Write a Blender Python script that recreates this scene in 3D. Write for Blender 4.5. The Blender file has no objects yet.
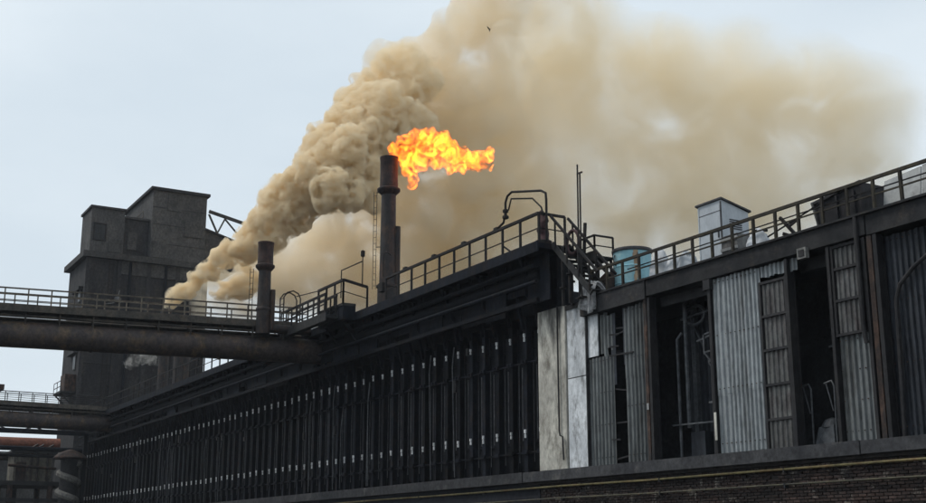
import bpy, bmesh, math, random
from mathutils import Vector, Matrix
random.seed(7)
S = bpy.context.scene
COL = S.collection
R = math.radians

# ------------------------------------------------------------------ camera
# site axes: x runs along the oven battery away from the camera, the battery lies at negative y
PSI = R(29.738)
cam_d = bpy.data.cameras.new('camera'); cam = bpy.data.objects.new('camera', cam_d); COL.objects.link(cam)
cam_d.sensor_width = 36.0; cam_d.lens = 36.0 * 1200 / 926
cam_d.clip_start = 0.1; cam_d.clip_end = 6000
cam.location = (0, 0, 1.6)
cam.rotation_euler = (R(90 + 13.834), 0, -math.pi / 2 - PSI)
S.camera = cam

# ------------------------------------------------------------------ sky and sun (bright, thinly overcast)
SUN_EL, SUN_AZ = 56.0, (0.64, 0.77)
world = bpy.data.worlds.new('World'); S.world = world; world.use_nodes = True
nt = world.node_tree; N = nt.nodes; L = nt.links
bg = N['Background']
sky = N.new('ShaderNodeTexSky'); sky.sky_type = 'NISHITA'; sky.sun_disc = False
sky.sun_elevation = R(SUN_EL); sky.sun_rotation = math.atan2(SUN_AZ[0], SUN_AZ[1])
sky.air_density = 1.0; sky.dust_density = 3.0; sky.ozone_density = 1.0
tc = N.new('ShaderNodeTexCoord')
mp = N.new('ShaderNodeMapping'); mp.inputs['Scale'].default_value = (1.2, 1.2, 3.0)
nz = N.new('ShaderNodeTexNoise'); nz.inputs['Scale'].default_value = 2.2; nz.inputs['Detail'].default_value = 5
rp = N.new('ShaderNodeValToRGB')
rp.color_ramp.elements[0].position = 0.35; rp.color_ramp.elements[0].color = (6.8, 7.75, 8.5, 1)
rp.color_ramp.elements[1].position = 0.68; rp.color_ramp.elements[1].color = (7.9, 8.75, 9.35, 1)
mx = N.new('ShaderNodeMix'); mx.data_type = 'RGBA'; mx.inputs[0].default_value = 0.93
L.new(tc.outputs['Generated'], mp.inputs[0]); L.new(mp.outputs[0], nz.inputs['Vector']); L.new(nz.outputs[0], rp.inputs[0])
L.new(sky.outputs[0], mx.inputs[6]); L.new(rp.outputs[0], mx.inputs[7]); L.new(mx.outputs[2], bg.inputs[0])
bg.inputs[1].default_value = 0.1

sun_d = bpy.data.lights.new('sun', 'SUN'); sun_d.energy = 1.5; sun_d.angle = R(14); sun_d.color = (1.0, 0.95, 0.88)
sun = bpy.data.objects.new('sun', sun_d); COL.objects.link(sun)
sd = Vector((SUN_AZ[0] * math.cos(R(SUN_EL)), SUN_AZ[1] * math.cos(R(SUN_EL)), math.sin(R(SUN_EL))))
sun.rotation_euler = (-sd).to_track_quat('-Z', 'Y').to_euler(); sun.location = (0, 30, 60)

S.view_settings.view_transform = 'Standard'; S.view_settings.look = 'None'
S.view_settings.exposure = 0.06; S.view_settings.gamma = 1.0; S.view_settings.use_curve_mapping = False
S.render.engine = 'CYCLES'
cy = S.cycles
cy.use_denoising = True
try: cy.denoiser = 'OPENIMAGEDENOISE'
except Exception: pass
cy.max_bounces = 20; cy.diffuse_bounces = 2; cy.glossy_bounces = 2; cy.volume_bounces = 11
cy.transparent_max_bounces = 16; cy.volume_step_rate = 0.7; cy.volume_max_steps = 256
cy.caustics_reflective = False; cy.caustics_refractive = False
cy.use_adaptive_sampling = True; cy.adaptive_threshold = 0.02

# ------------------------------------------------------------------ materials
MATS = {}
def mat(name, c1, c2, rough=0.75, scale=1.2, streak=0.0, c3=None, spots=0.62, metal=0.0, bump=0.15, fine=14.0, soft=.10, spec=.3, grime=.5, vary=.22, sooty_top=None):
    """two-tone worn surface; c3 = stain or rust patches, streak = how far patches are drawn out downwards"""
    if name in MATS: return MATS[name]
    m = bpy.data.materials.new(name); m.use_nodes = True; t = m.node_tree; n = t.nodes; l = t.links
    b = n['Principled BSDF']; b.inputs['Roughness'].default_value = rough; b.inputs['Metallic'].default_value = metal
    b.inputs['Specular IOR Level'].default_value = spec
    g = n.new('ShaderNodeNewGeometry')
    mpn = n.new('ShaderNodeMapping'); mpn.inputs['Scale'].default_value = (1, 1, 1 - 0.93 * streak)
    l.new(g.outputs['Position'], mpn.inputs[0])
    a = n.new('ShaderNodeTexNoise'); a.inputs['Scale'].default_value = scale; a.inputs['Detail'].default_value = 6; a.inputs['Roughness'].default_value = .65
    l.new(mpn.outputs[0], a.inputs['Vector'])
    r1 = n.new('ShaderNodeValToRGB'); r1.color_ramp.elements[0].position = .36; r1.color_ramp.elements[1].position = .66
    r1.color_ramp.elements[0].color = (*c1, 1); r1.color_ramp.elements[1].color = (*c2, 1)
    l.new(a.outputs[0], r1.inputs[0]); out = r1.outputs[0]
    if c3:
        s = n.new('ShaderNodeTexNoise'); s.inputs['Scale'].default_value = scale * 1.7; s.inputs['Detail'].default_value = 8; s.inputs['Roughness'].default_value = .7
        mp2 = n.new('ShaderNodeMapping'); mp2.inputs['Location'].default_value = (13, 7, 3); mp2.inputs['Scale'].default_value = (1, 1, 1 - 0.85 * streak)
        l.new(g.outputs['Position'], mp2.inputs[0]); l.new(mp2.outputs[0], s.inputs['Vector'])
        mr = n.new('ShaderNodeMapRange'); mr.inputs[1].default_value = spots - soft; mr.inputs[2].default_value = spots + soft
        l.new(s.outputs[0], mr.inputs[0])
        q = n.new('ShaderNodeMix'); q.data_type = 'RGBA'; q.inputs[7].default_value = (*c3, 1)
        l.new(mr.outputs[0], q.inputs[0]); l.new(out, q.inputs[6]); out = q.outputs[2]
    if sooty_top:   # fume stain left by the leaks above, ragged along its lower edge
        z0, z1, sc = sooty_top
        sx = n.new('ShaderNodeSeparateXYZ'); l.new(g.outputs['Position'], sx.inputs[0])
        ns = n.new('ShaderNodeTexNoise'); ns.inputs['Scale'].default_value = 2.4; ns.inputs['Detail'].default_value = 6
        mps = n.new('ShaderNodeMapping'); mps.inputs['Scale'].default_value = (1, 1, .22); l.new(g.outputs['Position'], mps.inputs[0]); l.new(mps.outputs[0], ns.inputs['Vector'])
        sm_ = n.new('ShaderNodeMath'); sm_.operation = 'MULTIPLY_ADD'; sm_.inputs[1].default_value = 5.0; l.new(ns.outputs[0], sm_.inputs[0]); l.new(sx.outputs[2], sm_.inputs[2])
        mz = n.new('ShaderNodeMapRange'); mz.interpolation_type = 'SMOOTHSTEP'; mz.inputs[1].default_value = z0 + 2.5; mz.inputs[2].default_value = z1 + 2.5; mz.inputs[4].default_value = .9; l.new(sm_.outputs[0], mz.inputs[0])
        qs = n.new('ShaderNodeMix'); qs.data_type = 'RGBA'; qs.inputs[7].default_value = (*sc, 1)
        l.new(mz.outputs[0], qs.inputs[0]); l.new(out, qs.inputs[6]); out = qs.outputs[2]
    gr = n.new('ShaderNodeTexNoise'); gr.inputs['Scale'].default_value = 5.5; gr.inputs['Detail'].default_value = 8; gr.inputs['Roughness'].default_value = .72
    mp3 = n.new('ShaderNodeMapping'); mp3.inputs['Scale'].default_value = (1, 1, 1 - .6 * streak); l.new(g.outputs['Position'], mp3.inputs[0]); l.new(mp3.outputs[0], gr.inputs['Vector'])
    gm = n.new('ShaderNodeMapRange'); gm.inputs[1].default_value = .33; gm.inputs[2].default_value = .67; gm.inputs[3].default_value = 1 - grime; gm.inputs[4].default_value = 1 + grime * .75; l.new(gr.outputs[0], gm.inputs[0])
    oi = n.new('ShaderNodeObjectInfo'); om = n.new('ShaderNodeMapRange'); om.inputs[3].default_value = 1 - vary; om.inputs[4].default_value = 1 + vary; l.new(oi.outputs['Random'], om.inputs[0])
    ml = n.new('ShaderNodeMath'); ml.operation = 'MULTIPLY'; l.new(gm.outputs[0], ml.inputs[0]); l.new(om.outputs[0], ml.inputs[1])
    gx = n.new('ShaderNodeVectorMath'); gx.operation = 'SCALE'; l.new(out, gx.inputs[0]); l.new(ml.outputs[0], gx.inputs['Scale']); out = gx.outputs[0]
    l.new(out, b.inputs['Base Color'])
    if bump:
        f = n.new('ShaderNodeTexNoise'); f.inputs['Scale'].default_value = fine; f.inputs['Detail'].default_value = 4
        l.new(g.outputs['Position'], f.inputs['Vector'])
        bp = n.new('ShaderNodeBump'); bp.inputs['Strength'].default_value = bump; bp.inputs['Distance'].default_value = .03
        l.new(f.outputs[0], bp.inputs['Height']); l.new(bp.outputs[0], b.inputs['Normal'])
    MATS[name] = m
    return m

soot = mat('sooty_steel', (.0045, .006, .009), (.010, .012, .018), .85, 1.5, .5, (.018, .014, .012), .60, spec=.12, vary=.45)
sootd = mat('sooty_steel_door', (.004, .005, .007), (.008, .0095, .013), .85, 1.2, .6, (.016, .013, .012), .60, spec=.12, vary=.5)
sootb = mat('sooty_brickwork', (.006, .007, .010), (.014, .015, .020), .85, .6)
rail_m = mat('railing_steel', (.010, .010, .012), (.024, .021, .020), .75, 2.0, 0, (.045, .028, .018), .62, spec=.2)
rail2_m = mat('olive_railing_paint', (.018, .016, .013), (.050, .042, .026), .7, 1.2, 0, (.02, .016, .014), .55, spec=.2)
brail_m = mat('bridge_railing_paint', (.075, .065, .052), (.17, .14, .10), .6, 1.5, 0, (.05, .03, .02), .58)
stack_m = mat('stack_steel', (.013, .012, .013), (.030, .025, .024), .65, 1.6, .7, (.060, .034, .022), .57)
stackr_m = mat('scorched_stack_head', (.018, .014, .015), (.055, .030, .024), .7, 2.2, .5, (.075, .035, .022), .6)
pipe_m = mat('sooty_rusted_pipe', (.030, .025, .026), (.060, .045, .040), .65, .9, .2, (.12, .080, .042), .60)
deck_m = mat('deck_steel', (.012, .013, .016), (.030, .028, .026), .75, 1.4)
conc_m = mat('sooty_tower_concrete', (.044, .043, .044), (.080, .077, .076), .9, .35, .35, (.095, .090, .084), .64, grime=.55, vary=.1)
concl_m = mat('lighter_tower_concrete', (.050, .049, .050), (.080, .077, .074), .9, .4, .2, (.03, .028, .028), .58, grime=.55)
concd_m = mat('dark_tower_render', (.018, .018, .021), (.038, .036, .037), .9, .5, .5, (.062, .055, .050), .63, grime=.55)
bdeck_m = mat('bridge_deck_steel', (.032, .030, .028), (.078, .066, .052), .75, 1.2, .2, (.085, .06, .04), .62)
glass_d = mat('dirty_dark_glass', (.004, .005, .006), (.010, .011, .013), .35, 2)
sheet_m = mat('weathered_corrugated_steel', (.22, .24, .25), (.34, .36, .37), .5, .8, .85, (.12, .12, .118), .60, grime=.3, vary=.12)
sheet2_m = mat('dull_corrugated_steel', (.10, .108, .11), (.165, .175, .175), .6, .8, .85, (.045, .043, .04), .58, grime=.3)
sheetd_m = mat('black_corrugated_steel', (.016, .019, .026), (.035, .040, .050), .6, 1.1, .85)
sheetp_m = mat('grimy_glazing_sheet', (.085, .085, .085), (.15, .148, .14), .6, 1.6, .6, (.06, .05, .05), .56)
wash_m = mat('whitewashed_sheet', (.46, .48, .50), (.70, .72, .74), .85, 1.5, .6, (.16, .16, .16), .60, soft=.09, grime=.28, vary=.08, sooty_top=(9.0, 10.6, (.06, .06, .062)))
pier_m = mat('stained_concrete_pier', (.40, .38, .335), (.62, .60, .53), .9, 1.1, .6, (.16, .145, .12), .60, soft=.10, grime=.28, sooty_top=(8.5, 10.3, (.035, .034, .034)))
rust_m = mat('rusted_column_steel', (.035, .022, .018), (.10, .055, .038), .8, 2.2, .6, (.022, .020, .020), .52, grime=.7)
colu_m = mat('black_column_steel', (.012, .012, .015), (.03, .028, .028), .7, 1.3, .5)
beam_m = mat('grey_edge_beam', (.014, .015, .018), (.034, .033, .034), .85, 1.0, 0, (.08, .06, .045), .66)
kerb_m = mat('dusty_bench_kerb', (.026, .027, .031), (.055, .055, .058), .9, .9, 0, (.12, .115, .105), .66)
brick_m = mat('sooty_plinth_brick', (.022, .017, .016), (.055, .034, .028), .9, 1.6, 0, (.24, .215, .185), .63, soft=.05, vary=.6)
mort_m = mat('sooty_mortar', (.020, .018, .018), (.034, .028, .025), .95, 4)
yel_m = mat('yellow_gas_pipe_paint', (.12, .10, .045), (.24, .20, .09), .6, .7, 0, (.20, .10, .04), .60)
ygr_m = mat('grimy_yellow_pipe_paint', (.05, .045, .028), (.10, .088, .052), .6, 1.2, 0, (.03, .03, .03), .55)
white_m = mat('white_latch_paint', (.55, .56, .57), (.78, .78, .78), .7, 6, 0, (.25, .25, .25), .64)
kiosk_m = mat('pale_grey_cabinet_paint', (.40, .43, .46), (.48, .51, .54), .5, 1.5, .7, (.30, .31, .32), .68, grime=.12, vary=.03)
kroof_m = mat('dark_cabinet_roof', (.04, .04, .045), (.07, .07, .075), .7, 2)
tank_m = mat('pale_turquoise_paint', (.26, .52, .60), (.36, .66, .74), .5, 1.2, .6, (.50, .66, .66), .62, grime=.15)
tankr_m = mat('rust_streak', (.24, .15, .09), (.38, .29, .20), .8, 4, .8)
sack_m = mat('grey_white_sacking', (.48, .50, .53), (.66, .68, .70), .9, 3, grime=.25)
cloth_m = mat('dirty_white_cloth', (.30, .30, .31), (.48, .48, .48), .95, 3, .3, (.10, .10, .10), .6)
box_m = mat('black_steel_box', (.014, .014, .017), (.03, .028, .03), .7, 2, .4)
board_m = mat('pale_cement_board', (.30, .31, .31), (.38, .38, .37), .9, 1.2, .3, (.20, .19, .18), .64, grime=.2)
rag_m = mat('oily_red_rag', (.06, .03, .035), (.10, .06, .06), .9, 5)
orange_m = mat('red_lead_pipe_paint', (.14, .05, .03), (.21, .08, .05), .7, 1)
beige_m = mat('grimy_beige_plaster', (.16, .145, .115), (.26, .235, .19), .9, .8, .5, (.05, .048, .045), .58)
spiral_m = mat('pale_spiral_duct', (.13, .125, .115), (.20, .19, .17), .8, .9, .2, (.06, .055, .05), .6)
black_m = mat('bird_feather', (.01, .01, .01), (.02, .02, .02), .8, 5)
ground_m = mat('cindery_ground', (.03, .028, .026), (.07, .065, .06), .95, .8, 0, (.02, .02, .02), .55, bump=.5, fine=6)
lampbox_m = mat('grey_lamp_housing', (.16, .16, .15), (.24, .235, .22), .6, 4)
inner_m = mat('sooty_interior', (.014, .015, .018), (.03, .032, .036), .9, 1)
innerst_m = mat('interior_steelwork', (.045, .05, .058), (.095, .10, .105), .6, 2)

# ------------------------------------------------------------------ mesh helpers (site coordinates u, d, z -> x=u, y=-d, z)
WL = {}
def V3(p): return Vector((p[0], -p[1], p[2]))
class MB:
    def __init__(s): s.v = []; s.f = []; s.sm = []
    def add(s, vs, fs, smooth=False):
        o = len(s.v); s.v += [Vector(v) for v in vs]; s.f += [tuple(i + o for i in f) for f in fs]; s.sm += [smooth] * len(fs); return s
    def box(s, u0, u1, d0, d1, z0, z1, ch=0.0):
        x0, x1 = min(u0, u1), max(u0, u1); y0, y1 = -max(d0, d1), -min(d0, d1); z0, z1 = min(z0, z1), max(z0, z1)
        vs = [(x0,y0,z0),(x1,y0,z0),(x1,y1,z0),(x0,y1,z0),(x0,y0,z1),(x1,y0,z1),(x1,y1,z1),(x0,y1,z1)]
        return s.add(vs, [(0,3,2,1),(4,5,6,7),(0,1,5,4),(1,2,6,5),(2,3,7,6),(3,0,4,7)])
    def bar(s, a, b, w=.05, h=None, up=(0, 0, 1)):
        h = h or w; a = V3(a); b = V3(b); t = (b - a).normalized(); up = Vector(up)
        if abs(t.dot(up)) > .98: up = Vector((1, 0, 0))
        x = t.cross(up).normalized(); y = x.cross(t)
        vs = [p + x * i * w / 2 + y * j * h / 2 for p in (a, b) for i, j in ((-1,-1),(1,-1),(1,1),(-1,1))]
        return s.add(vs, [(0,1,2,3),(7,6,5,4),(0,4,5,1),(1,5,6,2),(2,6,7,3),(3,7,4,0)])
    def tube(s, pts, r=.05, n=10, taper=None):
        P = [V3(p) for p in pts]; o = []; prev = None
        for i, p in enumerate(P):
            t = (P[min(i+1, len(P)-1)] - P[max(i-1, 0)]).normalized()
            if prev is None:
                up = Vector((0,0,1)) if abs(t.z) < .95 else Vector((1,0,0)); x = t.cross(up).normalized()
            else: x = (prev - t * prev.dot(t)).normalized()
            prev = x; y = t.cross(x); rr = r if taper is None else taper[i]
            o += [p + (x * math.cos(k * 2 * math.pi / n) + y * math.sin(k * 2 * math.pi / n)) * rr for k in range(n)]
        fs = [(i*n+k, i*n+(k+1) % n, (i+1)*n+(k+1) % n, (i+1)*n+k) for i in range(len(P)-1) for k in range(n)]
        s.add(o, fs, True)
        b = len(s.v) - len(o)
        s.f += [tuple(b + k for k in range(n))[::-1], tuple(b + (len(P)-1)*n + k for k in range(n))]; s.sm += [False, False]
        return s
    def lathe(s, c, prof, n=24, cap=True):
        cx, cyy, cz = V3(c); o = []
        for r, z in prof: o += [(cx + r*math.cos(k*2*math.pi/n), cyy + r*math.sin(k*2*math.pi/n), cz + z) for k in range(n)]
        fs = [(i*n+k, i*n+(k+1) % n, (i+1)*n+(k+1) % n, (i+1)*n+k) for i in range(len(prof)-1) for k in range(n)]
        s.add(o, fs, True); b = len(s.v) - len(o)
        if cap: s.f += [tuple(b + k for k in range(n))[::-1], tuple(b + (len(prof)-1)*n + k for k in range(n))]; s.sm += [False, False]
        return s
    def quad(s, *ps): return s.add([V3(p) for p in ps], [tuple(range(len(ps)))])
    def hull8(s, bot, top):
        n = len(bot); vs = [V3(p) for p in bot] + [V3(p) for p in top]
        return s.add(vs, [tuple(range(n))[::-1], tuple(range(n, 2*n))] + [(k, (k+1) % n, n+(k+1) % n, n+k) for k in range(n)])
    def corr(s, u0, u1, d, z0, z1, pitch=.19, amp=.028, rag=0.0, bend=0.0, rng=random):
        """corrugated sheet hung in the plane d, ribs upright, both skins built"""
        k = max(1, round((u1 - u0) / pitch)); prof = []
        for i in range(k):
            for f, a in ((0, -1), (.34, -1), (.48, 1), (.86, 1)): prof.append((u0 + (i + f) * (u1 - u0) / k, a))
        prof.append((u1, -1)); m = len(prof); vs = []; nz = 4
        lo = [z0 + rng.uniform(0, rag) for _ in range(k + 1)]; hi = [z1 - rng.uniform(0, rag) * .5 for _ in range(k + 1)]
        for th in (0, .006):
            for j in range(nz + 1):
                for q, (u, a) in enumerate(prof):
                    kk = min(k, q // 4); z = lo[kk] + (hi[kk] - lo[kk]) * j / nz
                    vs.append((u, -(d - a * amp + th + bend * math.sin(j / nz * math.pi) * math.sin((u - u0) / (u1 - u0) * math.pi)), z))
        fs = []; h = (nz + 1) * m
        for j in range(nz):
            for q in range(m - 1):
                a = j * m + q; fs.append((a, a + 1, a + m + 1, a + m)); a += h; fs.append((a, a + m, a + m + 1, a + 1))
        return s.add(vs, fs)
    def build(s, name, m, parent=None, at=None, fix=True):
        pw = WL[parent.name] if parent else Vector((0, 0, 0))
        at = V3(at) if at is not None else pw.copy()
        me = bpy.data.meshes.new(name); me.from_pydata([v - at for v in s.v], [], s.f); me.polygons.foreach_set('use_smooth', s.sm)
        if fix:
            bm = bmesh.new(); bm.from_mesh(me); bmesh.ops.recalc_face_normals(bm, faces=bm.faces); bm.to_mesh(me); bm.free()
        if any(s.sm):
            try: me.set_sharp_from_angle(angle=R(40))
            except Exception: pass
        me.materials.append(m); o = bpy.data.objects.new(name, me); COL.objects.link(o)
        if parent: o.parent = parent
        o.location = at - pw; WL[o.name] = at
        return o
def thing(name, label, cat, at, group=None, kind=None):
    o = bpy.data.objects.new(name, None); COL.objects.link(o); o.empty_display_size = .3
    o.location = V3(at); WL[o.name] = V3(at); tag(o, label, cat, group, kind); return o
def tag(o, label=None, cat=None, group=None, kind=None):
    if label: o['label'] = label
    if cat: o['category'] = cat
    if group: o['group'] = group
    if kind: o['kind'] = kind
    return o
def inst(src, parent, at):
    """another of the same piece, sharing its mesh, standing at a world point; its own pieces come along"""
    o = src.copy(); COL.objects.link(o); o.parent = parent
    pw = WL[parent.name] if parent else Vector((0, 0, 0)); WL[o.name] = at.copy(); o.location = at - pw
    for c in src.children:
        k = c.copy(); COL.objects.link(k); k.parent = o; WL[k.name] = at + c.location; k.location = c.location.copy()
    return o
def lerp(a, b, t): return tuple(a[i] + (b[i] - a[i]) * t for i in range(3))

def railing(t, path, height, m, spacing=1.5, mids=(.5,), post=.055, top=.06, mid=.035, skip_last=False, jit=0.0):
    """posts one by one, the top rail and each middle rail as runs between the corner points"""
    for a, b in zip(path[:-1], path[1:]):
        ln = math.dist(a, b); k = max(1, round(ln / spacing))
        for i in range(k + (0 if skip_last else 1)):
            p = lerp(a, b, i / k)
            MB().bar((p[0], p[1], p[2] - .05), (p[0] + random.uniform(-jit, jit), p[1], p[2] + height), post).build('post', m, t)
        up = lambda p, h: (p[0], p[1], p[2] + h)
        MB().bar(up(a, height), up(b, height), top, top).build('top_rail', m, t)
        for f in mids: MB().bar(up(a, height * f), up(b, height * f), mid, mid).build('mid_rail', m, t)

# ------------------------------------------------------------------ ground
g = MB(); n = 24; ext = 2400
for i in range(n + 1):
    for j in range(n + 1): g.v.append(Vector((-ext + 2 * ext * i / n, -ext + 2 * ext * j / n, 0)))
g.add([], []); g.f = [(i*(n+1)+j, (i+1)*(n+1)+j, (i+1)*(n+1)+j+1, i*(n+1)+j+1) for i in range(n) for j in range(n)]; g.sm = [False] * len(g.f)
tag(g.build('ground', ground_m, fix=False), kind='structure')

# ------------------------------------------------------------------ oven battery
U0, U1, PITCH = 35.9, 107.6, 1.0
bat = thing('oven_battery', 'long sooty black coke oven battery with rows of white door latches', 'oven battery', (70, 24, 0))
MB().box(35.0, U1, 24.42, 38, 4.12, 10.6).build('oven_block', sootb, bat)
MB().box(35.0, U1, 23.02, 38, 0.0, 4.1).build('base_block', sootb, bat)
MB().box(34.5, U1, 22.8, 24.05, 11.92, 12.1).build('roof_walkway', soot, bat)
MB().box(34.5, U1, 22.74, 22.8, 11.78, 12.16).build('walkway_edge', soot, bat)
MB().box(35.0, U1, 23.9, 24.4, 9.95, 11.9).build('upper_girder', soot, bat)
MB().tube([(35.3, 23.55, 11.15), (U1, 23.55, 11.15)], .3, 14).build('gas_main', soot, bat)
rf = random.Random(21); u = 34.7
while u < U1 - 1:
    w_ = rf.choice((1.0, 1.5, 2.0, 3.0)); e = min(u + w_, U1); dd = 23.35 + rf.uniform(-.05, .12)
    if rf.random() < .86: MB().box(u, e - .03, dd, dd + .04, 10.1 + rf.uniform(-.15, .55), 11.9).build('fascia_sheet', soot, bat)
    u = e
for k in range(-1, 71): MB().bar((37.2 + k, 23.28, 11.9), (37.2 + k, 23.85, 9.6 + rf.uniform(-.2, .1)), .09, .12).build('stanchion', soot, bat)
for z, r_ in ((11.45, .11), (10.85, .08)): MB().tube([(35.2, 23.15, z), (60, 23.15, z + .05), (U1, 23.15, z - .05)], r_, 8).build('drain_pipe', soot, bat)
MB().bar((35.2, 23.2, 10.2), (U1, 23.2, 10.2), .12, .16).build('service_pipe', soot, bat)
MB().bar((35.2, 24.0, 8.25), (U1, 24.0, 8.25), .04, .06).build('tie_bar', soot, bat)
MB().bar((35.2, 24.0, 4.95), (U1, 24.0, 4.95), .04, .06).build('tie_bar', soot, bat)
# one of each, then copies along the battery
def first_buckstay(u):
    b = MB().box(u - .11, u + .11, 23.90, 23.94, 4.13, 10.0).box(u - .02, u + .02, 23.94, 24.3, 4.13, 10.0).box(u - .09, u + .09, 24.3, 24.34, 4.13, 10.0)
    o = b.build('buckstay', soot, bat, (u, 23.9, 4.13))
    for z in (9.17, 5.62):
        m = MB()
        m.box(u - .036, u + .036, 23.84, 23.9, z + .02, z + .15).box(u - .034, u + .03, 23.85, 23.9, z - .15, z - .02).box(u - .012, u + .015, 23.86, 23.9, z - .02, z + .02)
        m.build('latch', white_m, o, (u, 23.9, z))
    MB().box(u - .17, u + .17, 23.80, 23.9, 8.16, 8.32).box(u - .06, u + .06, 23.74, 23.8, 8.2, 8.29).build('clamp', soot, o, (u, 23.9, 8.2))
    MB().box(u - .16, u + .16, 23.82, 23.9, 4.88, 5.02).build('clamp', soot, o, (u, 23.9, 4.9))
    return o
def first_door(u):
    b = MB().box(u - .30, u + .30, 24.16, 24.40, 4.3, 9.4).box(u - .36, u - .30, 24.10, 24.4, 4.2, 9.6).box(u + .30, u + .36, 24.10, 24.4, 4.2, 9.6)
    for z in (5.3, 7.0, 8.8): b.box(u - .30, u + .30, 24.12, 24.16, z, z + .10)
    o = b.build('oven_door', sootd, bat, (u, 24.1, 4.2))
    MB().box(u - .12, u - .095, 24.02, 24.05, 5.4, 8.1).box(u + .14, u + .155, 24.03, 24.055, 4.6, 8.3).build('door_edge_glint', innerst_m, o, (u, 24.1, 4.2))  # added pale slivers that imitate the glint along the door edges
    return o
bs = first_buckstay(37.2); dr = first_door(37.7); nb = 70
dr0 = inst(dr, bat, WL[dr.name] + Vector((-1, 0, 0)))
for k in range(1, nb + 1):
    o = inst(bs, bat, WL[bs.name] + Vector((k * PITCH, random.uniform(-.012, .012), 0)))
    for c in o.children:
        if c.name.startswith('latch'): c.scale.z = random.uniform(.7, 1.1); c.scale.x = random.uniform(.7, 1.15); c.location.z += random.uniform(-.03, .03); c.location.x += random.uniform(-.012, .012)
    if k < nb: inst(dr, bat, WL[dr.name] + Vector((k * PITCH, random.uniform(-.03, .03), random.uniform(-.03, .03))))
inst(bs, bat, WL[bs.name] + Vector((-1.0, 0, 0)))
for u in range(36, 108, 3):   # knee brackets that carry the walkway
    MB().bar((u, 22.85, 11.85), (u, 23.95, 10.3), .09).bar((u, 22.82, 11.86), (u, 23.95, 11.86), .09, .12).build('walkway_bracket', soot, bat)
# pipes that hang on the girder, unevenly
rng = random.Random(3)
for k in range(26):
    u = 36.5 + k * 2.7 + rng.uniform(-.6, .6)
    MB().tube([(u, 23.3, 11.0), (u, 23.35, 10.6), (u + .1, 23.75, 10.2), (u + .1, 23.86, 9.75)], .075, 8).build('offtake_pipe', soot, bat)

for k in range(30):
    u = 37.2 + rng.randint(0, 66); z = rng.uniform(7.2, 9.6)
    if rng.random() < .5: MB().tube([(u + .3, 23.86, z), (u + .34, 23.80, z - .8), (u + .2 + rng.uniform(-.2, .3), 23.82, 4.3)], .025, 6).build('hanging_cable', innerst_m, bat)
    else: MB().box(u + .18, u + .18 + rng.uniform(.12, .3), 23.86, 23.98, z - .4, z - .4 + rng.uniform(.2, .5)).build('junction_box', deck_m, bat)
# railing along the oven top (two runs, broken by the stack's bay)
rt = thing('guard_railing', 'black steel guard railing along the oven roof walkway, right of the flare stack', 'railing', (40, 22.85, 12.1), 'guard railings on the oven roof')
railing(rt, [(46.9, 22.86, 12.1), (34.56, 22.86, 12.1)], 1.1, rail_m, 1.25, (.5,), .075, .10)
railing(rt, [(34.56, 22.86, 12.1), (34.56, 23.98, 12.1)], 1.1, rail_m, 1.1, (.5,), .07, .085)
MB().bar((37.1, 22.9, 12.55), (36.4, 22.9, 12.12), .05).build('brace', rail_m, rt)
MB().tube([(46.8, 22.95, 13.24), (35.9, 22.95, 13.26)], .055, 8).build('air_line', rail_m, rt)
for u in (45.2, 42.6, 40.1, 37.6): MB().box(u - .12, u + .12, 22.88, 23.0, 13.24, 13.37).build('air_line_bracket', rail_m, rt)
rt2 = thing('guard_railing', 'far run of guard railing on the oven roof, beneath the wide pipe', 'railing', (80, 22.85, 12.1), 'guard railings on the oven roof')
railing(rt2, [(107.4, 22.86, 12.1), (57.4, 22.86, 12.1)], 1.1, rail_m, 1.5, (.5,), .07, .07)

# bent vent line above the corner
vl = thing('vent_pipe', 'thin bent pipe looping over the corner of the oven roof', 'pipe', (36.2, 22.9, 12.1))
MB().tube([(38.2, 22.95, 13.25), (37.6, 22.95, 13.3), (37.1, 22.95, 13.45), (36.95, 22.95, 13.8), (36.95, 22.95, 14.2), (36.8, 22.95, 14.42), (36.5, 22.95, 14.5), (34.75, 23.1, 14.12), (34.45, 23.1, 13.95), (34.42, 23.1, 13.7), (34.42, 23.1, 12.2)], .045, 8).build('outer_pipe', rail_m, vl)
MB().tube([(36.9, 23.05, 13.9), (36.7, 23.05, 14.3), (35.4, 23.15, 14.0), (34.9, 23.2, 13.55), (34.75, 23.2, 13.2)], .032, 8).build('inner_pipe', rail_m, vl)
MB().lathe((36.95, 22.95, 13.55), [(.05, 0), (.12, .03), (.12, .12), (.06, .15), (.06, .25), (.11, .27), (.11, .36), (.05, .4)], 12).build('valve_body', rail_m, vl)
# rag wrapped valve standing inside the corner
rv = MB(); rv.lathe((34.95, 23.3, 12.1), [(.24, 0), (.27, .12), (.20, .3), (.17, .45), (.2, .6), (.17, .8), (.19, .95), (.12, 1.1), (.10, 1.3), (.03, 1.38)], 14)
for v in rv.v: v.x += .05 * math.sin(v.z * 9 + v.y * 7); v.y += .04 * math.sin(v.z * 11 + v.x * 5)
tv = thing('wrapped_valve', 'dull red rag wrapped valve inside the oven roof corner railing', 'valve', (34.95, 23.3, 12.1))
rv.build('rag_wrap', rag_m, tv); MB().lathe((34.95, 23.3, 12.1), [(.30, 0), (.32, .05), (.32, .18), (.26, .22)], 14).build('flange', stack_m, tv)

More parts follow.
